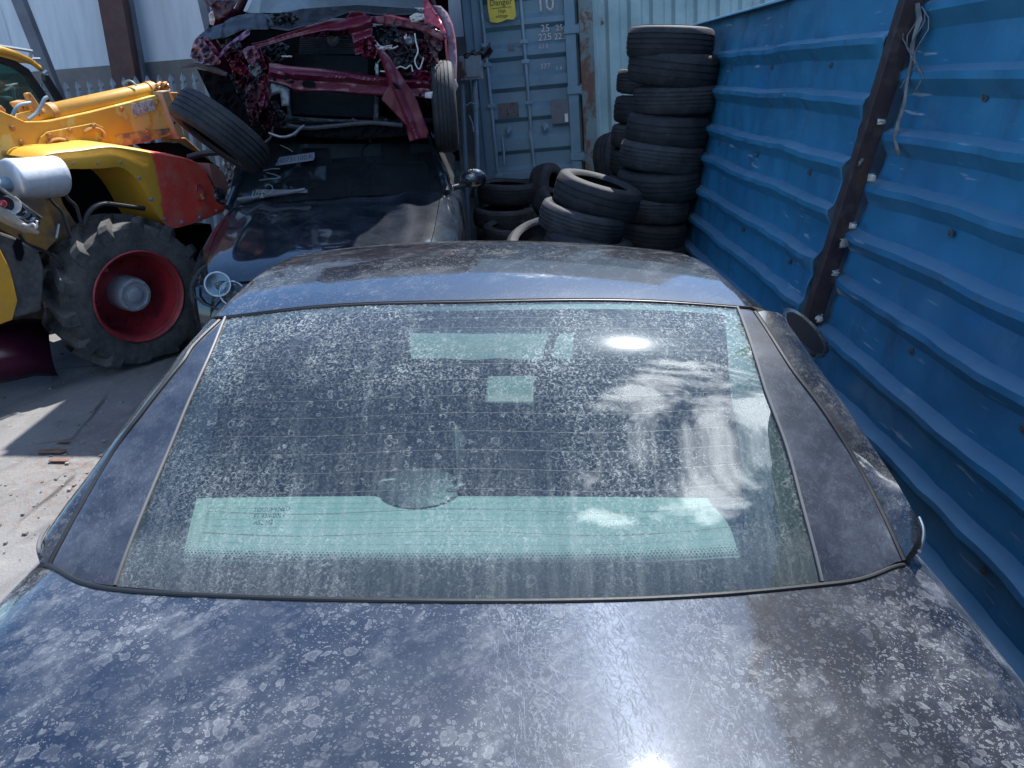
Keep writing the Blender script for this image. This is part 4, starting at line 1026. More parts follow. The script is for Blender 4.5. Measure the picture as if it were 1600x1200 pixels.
# ================= traced sheet-metal pieces =================
def panel(name,pts,mat,par,Y,gx=0.,gy=0.,amp=.02,freq=14.,cell=7.,thick=.003,seed=0,fn=None,ang=28,label=None):
    "outline given in photo pixels; each piece stands at its own depth Y (+ slope per pixel) and is crumpled and thickened"
    bm=bmesh.new(); vs=[bm.verts.new((p[0],p[1],0)) for p in pts]; bm.verts.ensure_lookup_table()
    es=[bm.edges.new((vs[i],vs[(i+1)%len(vs)])) for i in range(len(vs))]
    bmesh.ops.triangle_fill(bm,edges=es,use_beauty=True)
    for _ in range(7):
        lg=[e for e in bm.edges if e.calc_length()>cell]
        if not lg: break
        bmesh.ops.subdivide_edges(bm,edges=lg,cuts=1); bmesh.ops.triangulate(bm,faces=bm.faces)
    bmesh.ops.beautify_fill(bm,faces=bm.faces,edges=bm.edges)
    cx=sum(p[0] for p in pts)/len(pts); cy=sum(p[1] for p in pts)/len(pts)
    out=[]; bm.verts.index_update()
    for v in bm.verts:
        x,y=v.co.x,v.co.y; yy=Y+gx*(x-cx)+gy*(y-cy)
        if fn: yy+=fn(x,y)
        q=Vector((x/freq,y/freq,seed*7.7)); yy+=amp*(abs(noise.noise(q))*2-.6)+amp*.5*noise.noise(q*2.7)
        out.append(atY(x,y,yy))
    fs=[tuple(v.index for v in f.verts) for f in bm.faces]; bm.free()
    mb=MB(); mb.add(out,fs); return mb.build(name,mat,par,solid=thick,ang=ang,label=label)
def ptube(name,pts,r,mat,par,Y,n=8):
    "pipe through photo pixels (x,y[,dY])"
    P_=[atY(p[0],p[1],Y+(p[2] if len(p)>2 else 0)) for p in pts]
    # smooth
    Z=[poly(P_,i/(len(P_)*5)) for i in range(len(P_)*5+1)]
    return MB().tube(Z,r,n).build(name,mat,par)
def redmat(name,a,b,rough=.35,dirt=.10,scrap=.15):
    k=N(name); c=k.mixc(k.ramp(k.noise(5,3,.5),.2,.8),a,b)
    c=k.mixc(k.math('MULTIPLY',k.ramp(k.noise(14,8,.7),.5,.75),dirt),c,(.12,.09,.10))
    
    if scrap>0: s=k.ramp(k.noise(30,8,.7,k.map((1,1,2.2),loc=(4,4,1))),.66-scrap*.3,.70-scrap*.2); c=k.mixc(s,c,(.42,.36,.38))
    return k.done(k.pr(c,rough,0,k.bump(k.noise(12,3,.5),.10,.006),coat=.15,crough=.2))
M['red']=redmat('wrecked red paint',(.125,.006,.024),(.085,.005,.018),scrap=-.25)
M['redlit']=redmat('painted-lit red',(.42,.03,.07),(.33,.025,.06),scrap=-.3)  # brighter copy of the wreck red, its lit look put into the colour
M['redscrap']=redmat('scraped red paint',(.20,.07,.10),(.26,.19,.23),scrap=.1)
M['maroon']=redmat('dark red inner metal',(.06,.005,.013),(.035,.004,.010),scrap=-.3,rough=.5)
M['grey']=worn('dull aluminium',(.28,.29,.31),(.18,.19,.21),rough=.4,metal=.5,dirtamt=.5,scale=14)
M['pgrey']=worn('dark grey plastic',(.035,.040,.050),(.025,.028,.034),rough=.5,dirtamt=.3,scale=10)
M['cream']=worn('torn pale plastic',(.65,.60,.55),(.50,.45,.42),rough=.6,dirtamt=.4,scale=25)

# ---------------- wrecked red car ----------------
RY=5.45
wreck=thing('wrecked_car','crushed dark red car with its front torn off, resting on the black hatchback','car',(atY(520,120,6.5).x,6.8,1.3))
# body shell behind: sides, roof, back
wo_=atY(520,150,5.75)
def Rr(x,y,z): return Vector((wo_.x+x-.05*y,RY+.25+y,z))
for sd in(-1,1):
    rows=[]
    for y in [i*.2 for i in range(19)]:
        rows.append([Rr(sd*w,y,z) for w,z in((.66,1.55),(.80,1.62),(.84,1.85),(.83,2.05),(.78,2.20),(.74,2.24))])
    MB().grid(rows).build('body_side',M['red'],wreck)
    rows=[[Rr(sd*lerp(.76,.60,f),y+.35*f*(1 if y<.7 else 0),lerp(2.22,2.66,f)) for f in (0,.5,1)] for y in (.5,.62)]
    MB().grid(rows).build('windscreen_pillar',M['maroon'],wreck,solid=.03)
    MB().grid([[Rr(sd*lerp(.75,.61,f),y,lerp(2.23,2.62,f)) for f in (0,1)] for y in (1.1,2,3.2)]).build('side_window',M['dglass'],wreck)
MB().grid([[Rr(.61*(-1+i/6),y,2.66+.04*(1-(-1+i/6)**2)) for i in range(13)] for y in (1.2,1.6,2.2,3.0,3.3)]).build('roof',M['red'],wreck)
MB().grid([[Rr(.76*(-1+i/6),y,z) for i in range(13)] for y,z in ((3.3,2.66),(3.55,2.25),(3.65,1.9),(3.6,1.55))]).build('tailgate',M['red'],wreck)
MB().grid([[Rr(.78*(-1+i/6),y,1.60) for i in range(13)] for y in (.1,1,2,3.6)]).build('floor_pan',M['dark'],wreck)
for x in(-.72,.72): MB().lathe(tyre_prof(.31,.19,.2),Rr(x,3.0,1.62),(1,0,0),40,True).build('wheel',M['tyre'],wreck)
M['sglass']=glass('windscreen glass with painted sky sheen',(.62,.75,.75,1),dust=.35,dustc=(.55,.62,.66),base=.5,ior=1.7)  # pale dust tone stands in for the sky reflected in this windscreen
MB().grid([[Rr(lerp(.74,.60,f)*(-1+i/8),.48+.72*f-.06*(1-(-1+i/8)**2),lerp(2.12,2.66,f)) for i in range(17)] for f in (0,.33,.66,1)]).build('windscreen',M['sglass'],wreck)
# engine bay and radiator pack
eb=MB(); 
eb.grid([[atY(x,y,RY+.75) for x in(385,450,520,600,700)] for y in(20,100,170,225)]).build('firewall',M['dark'],wreck)
MB().grid([[Vector((atY(x,210,RY+.1+.16*k_).x,RY+.1+.16*k_,1.47)) for x in (410,500,600,690)] for k_ in range(5)]).build('undertray',M['pgrey'],wreck)
def finned(name,x0,y0,x1,y1,x2,y2,x3,y3,Y,n,par,mat):
    rows=[]
    for i in range(n*2+1):
        f=i/(n*2); d=.006 if i%2 else 0
        rows.append([atY(lerp(lerp(x0,x3,f),lerp(x1,x2,f),s/8),lerp(lerp(y0,y3,f),lerp(y1,y2,f),s/8),Y+d) for s in range(9)])
    return MB().grid(rows).build(name,mat,par,smooth=False)
M['rad']=worn('radiator fins',(.045,.055,.065),(.03,.036,.045),rough=.5,metal=.3,dirtamt=.4,scale=20)
finned('radiator',452,138,586,150,584,184,456,178,RY+.22,26,wreck,M['rad'])
finned('condenser',462,84,575,88,575,120,462,112,RY+.25,22,wreck,M['rad'])
finned('intake_pack',470,50,552,48,556,84,466,84,RY+.45,10,wreck,M['pgrey'])
# radiator frame
panel('radiator_frame',[(446,136),(452,136),(456,182),(520,186),(584,188),(586,150),(592,152),(592,194),(520,193),(450,188)],M['pgrey'],wreck,RY+.18,amp=.01,thick=.02)
# bumper beam
def beamfn(x,y):
    c=lerp(122,140,(x-420)/266); q=(y-c)
    return -.035*math.exp(-((q+9)/5)**2)+.012*math.exp(-(q/4)**2)-.02*math.exp(-((q-13)/5)**2)
beam=panel('bumper_beam',[(420,98),(432,99),(452,103),(500,107),(545,113),(600,121),(640,125),(660,122),(686,131),(686,156),(672,153),(655,152),(612,149),(585,149),(560,147),(530,143),(500,143),(480,143),(462,144),(452,135),(436,131),(420,127)],M['red'],wreck,RY-.06,gx=.0003,amp=.002,cell=5,thick=.006,fn=beamfn)
def hole(pts,par,Y,name='hole'):
    MB().prism([atY(x,y,Y) for x,y in pts],(0,.004,0)).build(name,M['dark'],par,smooth=False)
def ell(cx,cy,rx,ry,n=14): return [(cx+rx*math.cos(2*math.pi*i/n),cy+ry*math.sin(2*math.pi*i/n)) for i in range(n)]
for a in ((429,124,3,3),(447,121,3.4,4),(456,128,4,3),(466,123,2.2,2.5),(656,148,3,2.5)): hole(ell(*a),beam,RY-.125,'bolt_hole')
hole([(471,130),(474,126),(488,126),(493,130),(492,136),(487,137),(474,136)],beam,RY-.125,'slot')
panel('white_bracket',[(664,145),(676,143),(675,154),(664,153)],M['cream'],beam,RY-.12,amp=.005)
# brackets left of beam
panel('beam_bracket',[(412,118),(421,116),(422,150),(418,168),(408,172),(403,160),(408,140)],M['red'],wreck,RY-.05,amp=.02,seed=3)
panel('beam_bracket',[(422,130),(440,133),(452,140),(452,165),(440,166),(438,145),(424,150),(418,164),(414,160)],M['grey'],wreck,RY-.03,amp=.008,seed=4)
# slanted torn strut
panel('torn_strut',[(588,76),(598,77),(606,86),(618,104),(632,126),(646,147),(653,160),(662,186),(670,206),(668,216),(655,217),(640,222),(636,208),(634,196),(612,172),(596,156),(600,146),(607,136),(604,120),(597,98)],M['red'],wreck,RY-.16,gy=.0006,amp=.008,freq=40,cell=5,seed=5,fn=lambda x,y:-.02*math.exp(-((x-lerp(594,652,(y-77)/140))/5)**2))
hole([(612,128),(620,131),(626,140),(618,139)],wreck,RY-.21,'strut_hole')
# slam panel
panel('slam_panel',[(393,68),(412,64),(440,54),(480,42),(512,33),(540,29),(548,19),(562,18),(578,24),(583,40),(581,55),(586,72),(575,80),(556,86),(552,72),(551,58),(544,47),(510,47),(480,53),(452,60),(424,69),(400,76),(394,76)],M['red'],wreck,RY-.02,amp=.010,freq=30,cell=5,seed=6,fn=lambda x,y:.02*math.sin((y+.28*x)/4))
panel('crossmember',[(575,26),(600,24),(632,27),(664,36),(690,50),(697,60),(690,66),(668,52),(640,44),(600,38),(578,36)],M['red'],wreck,RY+.02,amp=.012,seed=7)
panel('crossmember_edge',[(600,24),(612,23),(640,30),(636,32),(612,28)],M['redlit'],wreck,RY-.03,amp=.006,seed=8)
panel('inner_wing',[(662,48),(688,52),(692,75),(684,84),(686,112),(678,120),(672,96),(664,80)],M['maroon'],wreck,RY+.06,amp=.03,seed=9)
panel('inner_wing',[(610,45),(650,50),(655,90),(640,120),(615,116),(606,80)],M['maroon'],wreck,RY+.28,amp=.05,seed=10)
# right wing, standing out bright
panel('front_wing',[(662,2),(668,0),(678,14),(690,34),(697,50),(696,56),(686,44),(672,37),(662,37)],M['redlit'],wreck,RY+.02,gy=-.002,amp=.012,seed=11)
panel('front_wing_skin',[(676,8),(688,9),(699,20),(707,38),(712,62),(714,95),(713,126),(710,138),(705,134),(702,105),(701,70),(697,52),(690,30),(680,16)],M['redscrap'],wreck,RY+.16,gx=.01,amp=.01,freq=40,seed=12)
panel('wing_lip',[(703,128),(712,124),(716,134),(712,144),(705,142)],M['cream'],wreck,RY+.1,amp=.01,seed=13)
# right wheel (upright) and popped left wheel
wc=atY(694,168,RY+.16); rw=MB().lathe(tyre_prof(.31,.165,.2,4),wc,(1,.10,.04),72,True).build('wheel',M['tyre'],wreck); MB().lathe([(.01,.03),(.12,.02),(.17,.0),(.2,.05),(.2,-.08)],wc,(1,.10,.04),32).build('rim',M['alloy'],rw)
c=atY(345,206,5.02); ax=(atY(345+43,206-62,5.02)-c).normalized(); ax=(ax*.9+Vector((-.10,.36,0))).normalized()
lw=MB().lathe(tyre_prof(.318,.205,.2,4),c,ax,72,True).build('wheel',M['tyre'],wreck,label='popped wheel hanging at a steep angle'); MB().lathe([(.01,.03),(.12,.02),(.17,.0),(.2,.05),(.2,-.08)],c,-ax,32).build('rim',M['alloy'],lw)
ptube('drive_shaft',[(392,190,.3),(430,196,.35),(470,200,.4)],.02,M['pgrey'],wreck,RY-.1)
# left crumpled corner
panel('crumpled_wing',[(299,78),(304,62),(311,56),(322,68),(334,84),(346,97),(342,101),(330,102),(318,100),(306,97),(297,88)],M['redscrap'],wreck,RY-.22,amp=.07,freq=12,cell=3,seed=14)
panel('wing_rail',[(311,56),(324,58),(334,70),(346,88),(340,94),(330,82),(320,68)],M['red'],wreck,RY-.18,amp=.03,freq=9,seed=15)
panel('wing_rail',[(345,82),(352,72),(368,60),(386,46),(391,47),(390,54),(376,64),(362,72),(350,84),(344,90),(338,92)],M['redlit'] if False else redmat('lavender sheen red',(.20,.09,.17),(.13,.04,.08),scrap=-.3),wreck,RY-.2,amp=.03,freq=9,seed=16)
panel('bay_cover',[(308,58),(325,44),(350,36),(360,28),(395,21),(412,24),(421,32),(419,46),(398,46),(380,46),(355,58),(330,62)],M['pgrey'],wreck,RY-.02,gy=-.006,amp=.03,freq=16,seed=17)
panel('scuttle_panel',[(350,34),(372,24),(400,20),(430,24),(470,14),(560,8),(650,14),(662,22),(600,24),(548,18),(510,32),(450,48),(420,44),(400,34)],M['pgrey'],wreck,RY+.18,gy=-.008,amp=.02,freq=18,seed=18)
panel('liner_blade',[(282,106),(300,99),(316,98),(340,106),(356,114),(354,120),(330,113),(308,104)],M['pgrey'],wreck,RY-.15,amp=.01,seed=19)
panel('wheel_arch_liner',[(308,108),(330,112),(358,118),(372,150),(396,190),(380,205),(360,196),(345,186),(328,150)],M['dark'],wreck,RY+.0,amp=.03,seed=20)
panel('wheel_arch_liner',[(356,118),(400,110),(420,150),(418,190),(400,200),(380,190)],M['pgrey'],wreck,RY+.12,amp=.05,freq=10,seed=21)
panel('crumpled_piece',[(379,78),(388,72),(398,72),(402,80),(408,95),(402,103),(392,104),(384,92)],redmat('pinkish scraped red',(.26,.12,.15),(.16,.04,.06),scrap=-.1),wreck,RY-.12,amp=.06,freq=10,cell=3,seed=22)
panel('crumpled_piece',[(398,72),(408,78),(414,96),(418,106),(410,110),(402,98)],M['red'],wreck,RY-.08,amp=.04,freq=10,cell=3,seed=23)
panel('crumpled_piece',[(358,98),(370,92),(382,100),(392,112),(396,122),(384,120),(372,114),(362,108)],M['red'],wreck,RY-.1,amp=.06,freq=10,cell=3,seed=24)
panel('hanging_strip',[(384,140),(392,128),(398,134),(400,160),(402,186),(398,196),(390,188),(384,168)],M['maroon'],wreck,RY-.12,amp=.04,freq=8,cell=4,seed=25)
panel('hanging_strip',[(404,118),(414,114),(416,140),(412,170),(406,176),(402,150)],M['red'],wreck,RY-.09,amp=.03,freq=8,cell=4,seed=26)
panel('crumpled_piece',[(388,102),(404,98),(410,112),(400,120),(390,114)],M['grey'],wreck,RY-.13,amp=.05,freq=10,cell=3,seed=27)
panel('pillar_trim',[(318,0),(372,0),(364,14),(352,26),(344,34),(336,30),(332,14)],M['maroon'],wreck,RY+.25,amp=.03,seed=28)
panel('lamp_fragment',[(326,22),(332,16),(336,30),(334,40),(328,38)],M['cream'],wreck,RY+.1,amp=.02,freq=10,cell=3,seed=29)
# scatter of bent scraps, hoses and broken fixings inside the bay
rs=random.Random(4)
mats=[M['maroon'],M['pgrey'],M['dark'],M['red'],M['pgrey'],M['grey'],M['maroon'],M['pgrey']]
for i in range(62):
    z_=rs.random()
    if z_<.42: x,y=rs.uniform(355,440),rs.uniform(62,200)
    elif z_<.75: x,y=rs.uniform(585,680),rs.uniform(40,130)
    elif z_<.9: x,y=rs.uniform(430,560),rs.uniform(40,60)
    else: x,y=rs.uniform(420,640),rs.uniform(186,212)
    n=rs.randint(4,6); s=rs.uniform(5,15); st_=rs.uniform(.4,1); a0=rs.uniform(0,3.1)
    P_=[]
    for q in range(n):
        a=2*math.pi*q/n+rs.uniform(-.3,.3); r=s*rs.uniform(.5,1.1); u,v=r*math.cos(a),r*math.sin(a)*st_
        P_.append((x+u*math.cos(a0)-v*math.sin(a0),y+u*math.sin(a0)+v*math.cos(a0)))
    panel('bent_bracket',P_,mats[i%8],wreck,RY+rs.uniform(.08,.5),gx=rs.uniform(-.01,.01),gy=rs.uniform(-.01,.01),amp=.04,freq=6,cell=5,seed=40+i)
for i in range(26):
    z_=rs.random()
    x,y=(rs.uniform(360,450),rs.uniform(70,200)) if z_<.4 else ((rs.uniform(580,680),rs.uniform(40,150)) if z_<.8 else (rs.uniform(440,600),rs.uniform(184,206)))
    pts=[]; dx,dy=rs.uniform(-12,12),rs.uniform(-4,16)
    for q in range(4): pts.append((x,y,rs.uniform(-.04,.04))); x+=dx+rs.uniform(-8,8); y+=dy+rs.uniform(-7,7)
    x=0
    ptube('hose' if i%3 else 'loose_wire',pts,rs.choice((.005,.008,.014,.004)),[M['pgrey'],M['black'],M['pgrey'],M['grey'],M['cream']][i%5] if i%3==0 else M['pgrey'],wreck,RY+rs.uniform(.0,.25),6)
for pts in ([(648,52),(650,66),(653,80),(648,96),(655,108),(662,90)],[(617,108),(626,104),(634,107),(642,102),(645,112)],[(585,62),(596,74),(612,76),(622,72)],[(594,111),(606,112)]):
    ptube('loose_wire',pts,.005,M['cream'],wreck,RY-.05,6)
for pts in ([(586,70),(600,72),(613,70),(612,76),(590,78)],[(640,26),(650,20),(662,22),(664,30),(652,34),(642,34)],[(440,87),(456,87),(456,89),(440,89)],[(631,57),(635,53),(636,60),(632,62)],[(648,12),(662,12),(664,17),(652,15)]):
    panel('broken_plastic',pts,M['cream'],wreck,RY-.06,amp=.02,freq=5,cell=3,seed=90)
for i,(P_,m,dy,am) in enumerate([
 ([(392,84),(410,80),(424,96),(430,112),(420,118),(406,112)],'red',-.02,.07),
 ([(362,108),(378,112),(388,126),(384,142),(372,134),(364,120)],'maroon',-.03,.08),
 ([(404,76),(440,66),(452,72),(446,90),(430,100),(414,92)],'pgrey',.06,.08),
 ([(350,84),(372,78),(384,86),(376,98),(356,96)],'maroon',-.06,.07),
 ([(336,60),(352,52),(372,56),(364,70),(346,76)],'pgrey',-.04,.05),
 ([(400,150),(416,146),(430,168),(428,196),(414,204),(402,186)],'maroon',.0,.07),
 ([(418,170),(440,172),(456,186),(446,200),(428,196)],'pgrey',.03,.05),
 ([(586,40),(612,40),(624,56),(612,70),(594,66)],'pgrey',.15,.07),
 ([(624,84),(648,80),(664,96),(658,118),(636,120)],'pgrey',.12,.08),
 ([(652,60),(668,64),(676,90),(668,112),(656,104)],'maroon',.02,.06),
 ([(560,60),(584,56),(592,74),(586,92),(566,90)],'red',-.05,.05),
 ([(640,112),(664,110),(684,118),(682,128),(652,128)],'red',-.04,.05),
 ([(420,22),(452,18),(470,28),(452,44),(428,40)],'pgrey',.05,.05),
 ([(470,46),(520,42),(548,46),(546,56),(500,58),(474,60)],'maroon',.12,.05)]):
    panel('folded_panel',P_,M[m],wreck,RY+dy,amp=am,freq=8,cell=3.5,seed=120+i)
for i,(x,y,r) in enumerate(((603,62,9),(622,96,8),(398,132,7),(520,62,10),(640,64,8))):
    q=atY(x,y,RY+.18); rr=r/FPX*5; MB().lathe([(.0,-.01),(rr*.5,-.02),(rr*.9,-.012),(rr,0),(rr,.06)],q,(CP-q)*-1,18).build('pulley' if i%2 else 'strut_cap',M['pgrey'] if i%2 else M['grey'],wreck)
ptube('anti_roll_bar',[(448,196),(480,200,.05),(520,197,.05),(580,192,.05),(630,196)],.016,M['pgrey'],wreck,RY+.02)
ptube('hanging_pipe',[(420,208),(440,214),(458,210),(470,200),(476,196)],.010,M['grey'],wreck,RY-.05)
panel('lower_cover',[(470,190),(620,190),(638,200),(640,212),(560,218),(480,214),(455,206)],M['dark'],wreck,RY+.1,amp=.03,seed=31)
panel('vertical_bracket',[(586,98),(591,98),(592,118),(587,118)],M['grey'],wreck,RY-.02,amp=.004)

# ================= yellow loader =================
LO=Vector((-2.39,4.62,0)); hd=Vector((.44,.898,0)).normalized(); sd_=Vector((hd.y,-hd.x,0))   # heading, outward side (towards the coupe)
def LP(px,py,b): return atpl(px,py,LO+sd_*b,sd_)
loader=thing('telescopic_loader','yellow telescopic loader with red and yellow mudguard and big lugged tyre','loader',(LO.x-.5,LO.y,0))
def lprism(name,pts,b,th,mat,par=loader,bev=.006,**k):
    return MB().prism([LP(x,y,b) for x,y in pts],-sd_*th).build(name,mat,par,smooth=False,bevel=bev,**k)
M['yel']=worn('loader yellow paint',(.68,.34,.03),(.60,.29,.03),rough=.42,dirtamt=.35,dirt=(.30,.20,.10),scale=3,rust=.12,coat=.2)
M['yeldk']=worn('grimy loader chassis paint',(.40,.20,.03),(.10,.07,.05),rough=.6,dirtamt=.6,dirt=(.07,.06,.055),scale=3,rust=.2)
M['orange']=worn('rusty orange fittings',(.50,.25,.06),(.38,.17,.05),rough=.6,dirtamt=.4,scale=12,rust=.35)
M['grime']=worn('caked black grease',(.085,.08,.08),(.05,.047,.048),rough=.9,dirtamt=.5,scale=14,bump=1.,fine=25)
def boom_mat():
    k=N('boom paint'); base=k.mixc(k.ramp(k.noise(4,5,.6),.35,.65),(.62,.33,.035),(.55,.29,.04))
    n=k.noise(5,7,.65,k.map((1,1,.6),loc=(6,2,2))); c=k.mixc(k.ramp(n,.50,.54),base,(.60,.44,.12))
    c=k.mixc(k.ramp(k.noise(9,9,.75,k.map(loc=(1,8,3))),.66,.72),c,(.16,.12,.10))
    c=k.mixc(k.math('MULTIPLY',k.ramp(k.noise(20,8,.75),.55,.8),.45),c,(.34,.20,.10))
    return k.done(k.pr(c,.5,0,k.bump(k.noise(40,5),.15,.004)))
M['boom']=boom_mat()
b1=-.42
bo=lprism('boom',[(-70,205),(-30,160),(0,172),(18,180),(40,190),(75,189),(140,175),(200,160),(240,149),(262,145),(284,206),(276,209),(230,222),(196,228),(150,232),(100,240),(60,246),(30,262),(0,280),(-60,300)],b1,.22,M['boom'])
lprism('boom_plate',[(54,240),(64,214),(74,206),(148,192),(162,199),(160,226),(150,229),(100,232)],b1+.018,.012,M['boom'],bo,bev=.004)
for cxx,cyy,rx,ry,t0,t1 in((92,232,19,15,3.3,5.9),(147,212,16,12,3.6,6.6)):
    MB().tube([LP(cxx+rx*math.cos(lerp(t0,t1,i/14)),cyy+ry*math.sin(lerp(t0,t1,i/14)),b1+.03) for i in range(15)],.010,6).build('weld_ring',M['orange'],bo)
lprism('boom_wear_patch',[(180,212),(214,206),(268,200),(262,209),(228,221),(196,227),(182,226)],b1+.004,.003,worn('scraped boom edge',(.62,.42,.05),(.14,.11,.09),rough=.7,dirtamt=.6,scale=12),bo,bev=0)
lprism('boom_top',[(62,178),(240,137),(262,146),(140,176),(75,190)],b1-.215,.02,M['boom'],bo)
# tip plates
lprism('boom_end_plate',[(252,143),(264,141),(274,166),(284,196),(289,212),(281,218),(274,206),(264,178)],b1+.05,.30,worn('worn bare end plate',(.42,.26,.11),(.36,.27,.18),rough=.6,dirtamt=.4,scale=10,rust=.3),bo)
for x,y in((266,168),(272,167),(273,192)): MB().prism([LP(a,b,b1+.054) for a,b in ell(x,y,1.3,2.2,8)],-sd_*.002).build('bolt_hole',M['dark'],bo,smooth=False)
lprism('inner_boom',[(266,144),(278,144),(286,156),(282,166),(276,164)],b1-.04,.2,M['orange'],bo)
for i in range(2):
    MB().tube([LP(245+i*9,134-i*2,b1-.02),LP(250+i*9,130,b1-.05),LP(257+i*4,140,b1-.08)],.014,8).build('pin_link',M['orange'],bo)
ptube('hose',[(192,131),(200,126),(207,128),(213,134)],.006,M['bar'],bo,LP(200,130,b1-.1).y)
# hydraulic ram on top
p0=LP(76,178,b1-.10); p1=LP(240,141,b1-.10)
ram=MB().tube([LP(-40,203,b1-.10),p0-(p1-p0)*.02,p0,p1,p1+(p1-p0)*.015],[.040,.040,.058,.058,.03],24).build('hydraulic_ram',M['yel'],bo,ang=50)
MB().tube([p1,p1+(p1-p0).normalized()*.12],.028,16).build('ram_rod',M['refl'],ram)
for f in(.02,.96): q=lerp(p0,p1,f); d=(p1-p0).normalized(); MB().tube([q-d*.02,q+d*.02],.064,24).build('ram_collar',M['orange'],ram)
lprism('ram_bracket',[(40,146),(48,144),(54,152),(70,176),(60,184),(50,170)],b1-.06,.03,M['orange'],bo)
lprism('ram_bracket',[(26,160),(40,156),(52,162),(52,172),(44,178),(32,168)],b1-.10,.08,M['orange'],bo)
lprism('ram_bracket',[(-10,172),(2,164),(10,172),(8,186),(-8,186)],b1-.05,.05,M['orange'],bo)
for pts in ([(20,180),(26,168),(34,163),(48,161)],[(44,187),(56,178),(64,166),(70,154),(74,152)]):
    P_=[LP(x,y,b1+.02) for x,y in pts]; MB().tube([poly(P_,i/14) for i in range(15)],.011,10).build('hydraulic_hose',M['bar'],bo)
# boom label
lab=lprism('model_plate',[(204,163),(239,155),(243,171),(211,182)],b1+.006,.003,worn('peeling grey decal',(.55,.54,.50),(.22,.21,.21),rough=.6,dirtamt=.5,scale=30),bo,bev=0)
o_=LP(214,173,b1+.010); xd=(LP(238,167,b1+.01)-o_).normalized(); yd=(LP(212,163,b1+.01)-o_); yd=(yd-xd*yd.dot(xd)).normalized()
vs,fs=text_mesh('520',.055,o_,xd,yd,.001); MB().add(vs,fs).build('plate_number',plain('cream lettering',(.72,.68,.55),.6),lab,smooth=False)
# mudguard: wide arch with flat top, yellow front half, red rear half
def mud_mat():
    k=N('mudguard paint'); X,Y_,Z=k.sep()
    f=k.n('VectorMath',_op='DOT_PRODUCT'); k.set(f.inputs[0],k.co); f.inputs[1].default_value=tuple(hd)
    thr=k.math('ADD',f.outputs['Value'],k.math('MULTIPLY_ADD',k.noise(9,6,.65),.10,-.05))
    redm=k.ramp(thr,MUDS,MUDS+.03)
    y=k.mixc(k.noise(6,5),(.68,.35,.035),(.60,.29,.03)); r=k.mixc(k.ramp(k.noise(10,7,.7),.4,.7),(.72,.065,.045),(.60,.15,.11))
    r=k.mixc(k.ramp(k.noise(16,9,.75,k.map((1,1,2.0))),.60,.68,0,.7),r,(.50,.36,.30))
    c=k.mixc(redm,y,r); c=k.mixc(k.math('MULTIPLY',k.ramp(k.noise(12,8,.75,k.map(loc=(4,4,4))),.62,.72),.6),c,(.12,.09,.08))
    return k.done(k.pr(c,.5,0,k.bump(k.noise(30,5),.2,.005)))
MUDS=(LP(238,262,-.13)-Vector(loader.location)).dot(hd); M['mud']=mud_mat()
top=[(58,252),(66,243),(82,238),(120,234),(170,228),(205,232),(250,240),(292,248),(312,258),(328,282),(340,305),(352,318)]
bot=[(96,268),(110,264),(130,264),(160,263),(190,262),(212,278),(230,305),(248,338),(266,356),(292,352),(322,342),(350,330)]
bt=-.13
tp=[LP(x,y,bt) for x,y in top]; bp=[LP(x,y,bt) for x,y in bot]
n=44; rows=[]
for i in range(n+1):
    a=poly(tp,i/n); b=poly(bp,i/n)
    r=[a-sd_*.46+Vector((0,0,.035))]
    for f in(.0,.5,.85): r.append(lerp(a-sd_*.46+Vector((0,0,.035)),a-sd_*.03+Vector((0,0,.012)),f) if f else r[0])
    r=r[1:]+[a-sd_*.008+Vector((0,0,.004)),a+sd_*.004-Vector((0,0,.006))]+[lerp(a,b,q)+sd_*.012*math.sin(q*3.14) for q in(.12,.3,.5,.7,.9,1)]+[b-sd_*.03,b-sd_*.46]
    rows.append(r)
mg=MB().grid(rows).build('mudguard',M['mud'],loader,ang=40)
lprism('mudguard_end',[(326,255),(336,256),(350,270),(358,292),(350,318),(340,300),(330,276)],-.14,.34,worn('faded pink red panel',(.36,.16,.14),(.28,.12,.11),rough=.7,dirtamt=.4,scale=10),mg)
pts=[LP(x,y,-.11) for x,y in((306,300),(307,290),(313,289),(318,297),(320,306),(316,314),(310,312))]
MB().tube(pts,.006,6).build('lamp_surround',M['redlit'],mg); MB().tube([LP(314,304,-.10),LP(318,310,-.10)],.012,8).build('broken_lamp',M['orange'],mg)
MB().tube([LP(88,372,-.05),LP(92,350,-.06)],.006,6).build('stay',M['bar'],loader)
# dark inner arch and chassis
lprism('chassis',[(-80,262),(30,265),(96,268),(110,264),(190,262),(262,352),(330,350),(340,400),(300,450),(120,420),(60,400),(20,380),(-80,360)],-.50,.55,M['dark'],loader)
lprism('chassis_plate',[(60,300),(92,298),(100,320),(120,350),(112,375),(90,385),(78,370)],-.30,.20,M['yeldk'],loader)
lprism('chassis_plate',[(-90,310),(30,312),(66,300),(84,345),(92,372),(70,395),(30,375),(0,358),(-90,330)],-.24,.3,M['yeldk'],loader)
lprism('side_tank',[(-90,350),(0,362),(28,372),(62,392),(70,420),(66,486),(22,498),(8,505),(-90,545)],-.10,.45,M['grime'],loader,bev=.015)
lprism('tank_edge',[(-90,372),(0,388),(16,420),(28,470),(20,500),(-90,540)],-.09,.02,M['yel'],loader)
MB().prism([LP(a,b,-.093) for a,b in ((20,384),(26,372),(34,376),(38,395),(34,408),(26,406))],-sd_*.002).build('tank_opening',M['dark'],loader,smooth=False)
for i,(x,y) in enumerate(((62,236),(78,212),(110,204),(146,197),(158,222),(120,228),(20,200),(34,222),(8,240),(190,170),(230,205),(245,160),(180,240))):
    q=LP(x,y,b1+.03 if i<6 else b1+.006); MB().lathe([(.0,.012),(.010,.012),(.012,.0),(.018,-.001),(.018,-.008)],q,sd_,8).build('bolt_head',M['orange'],bo)
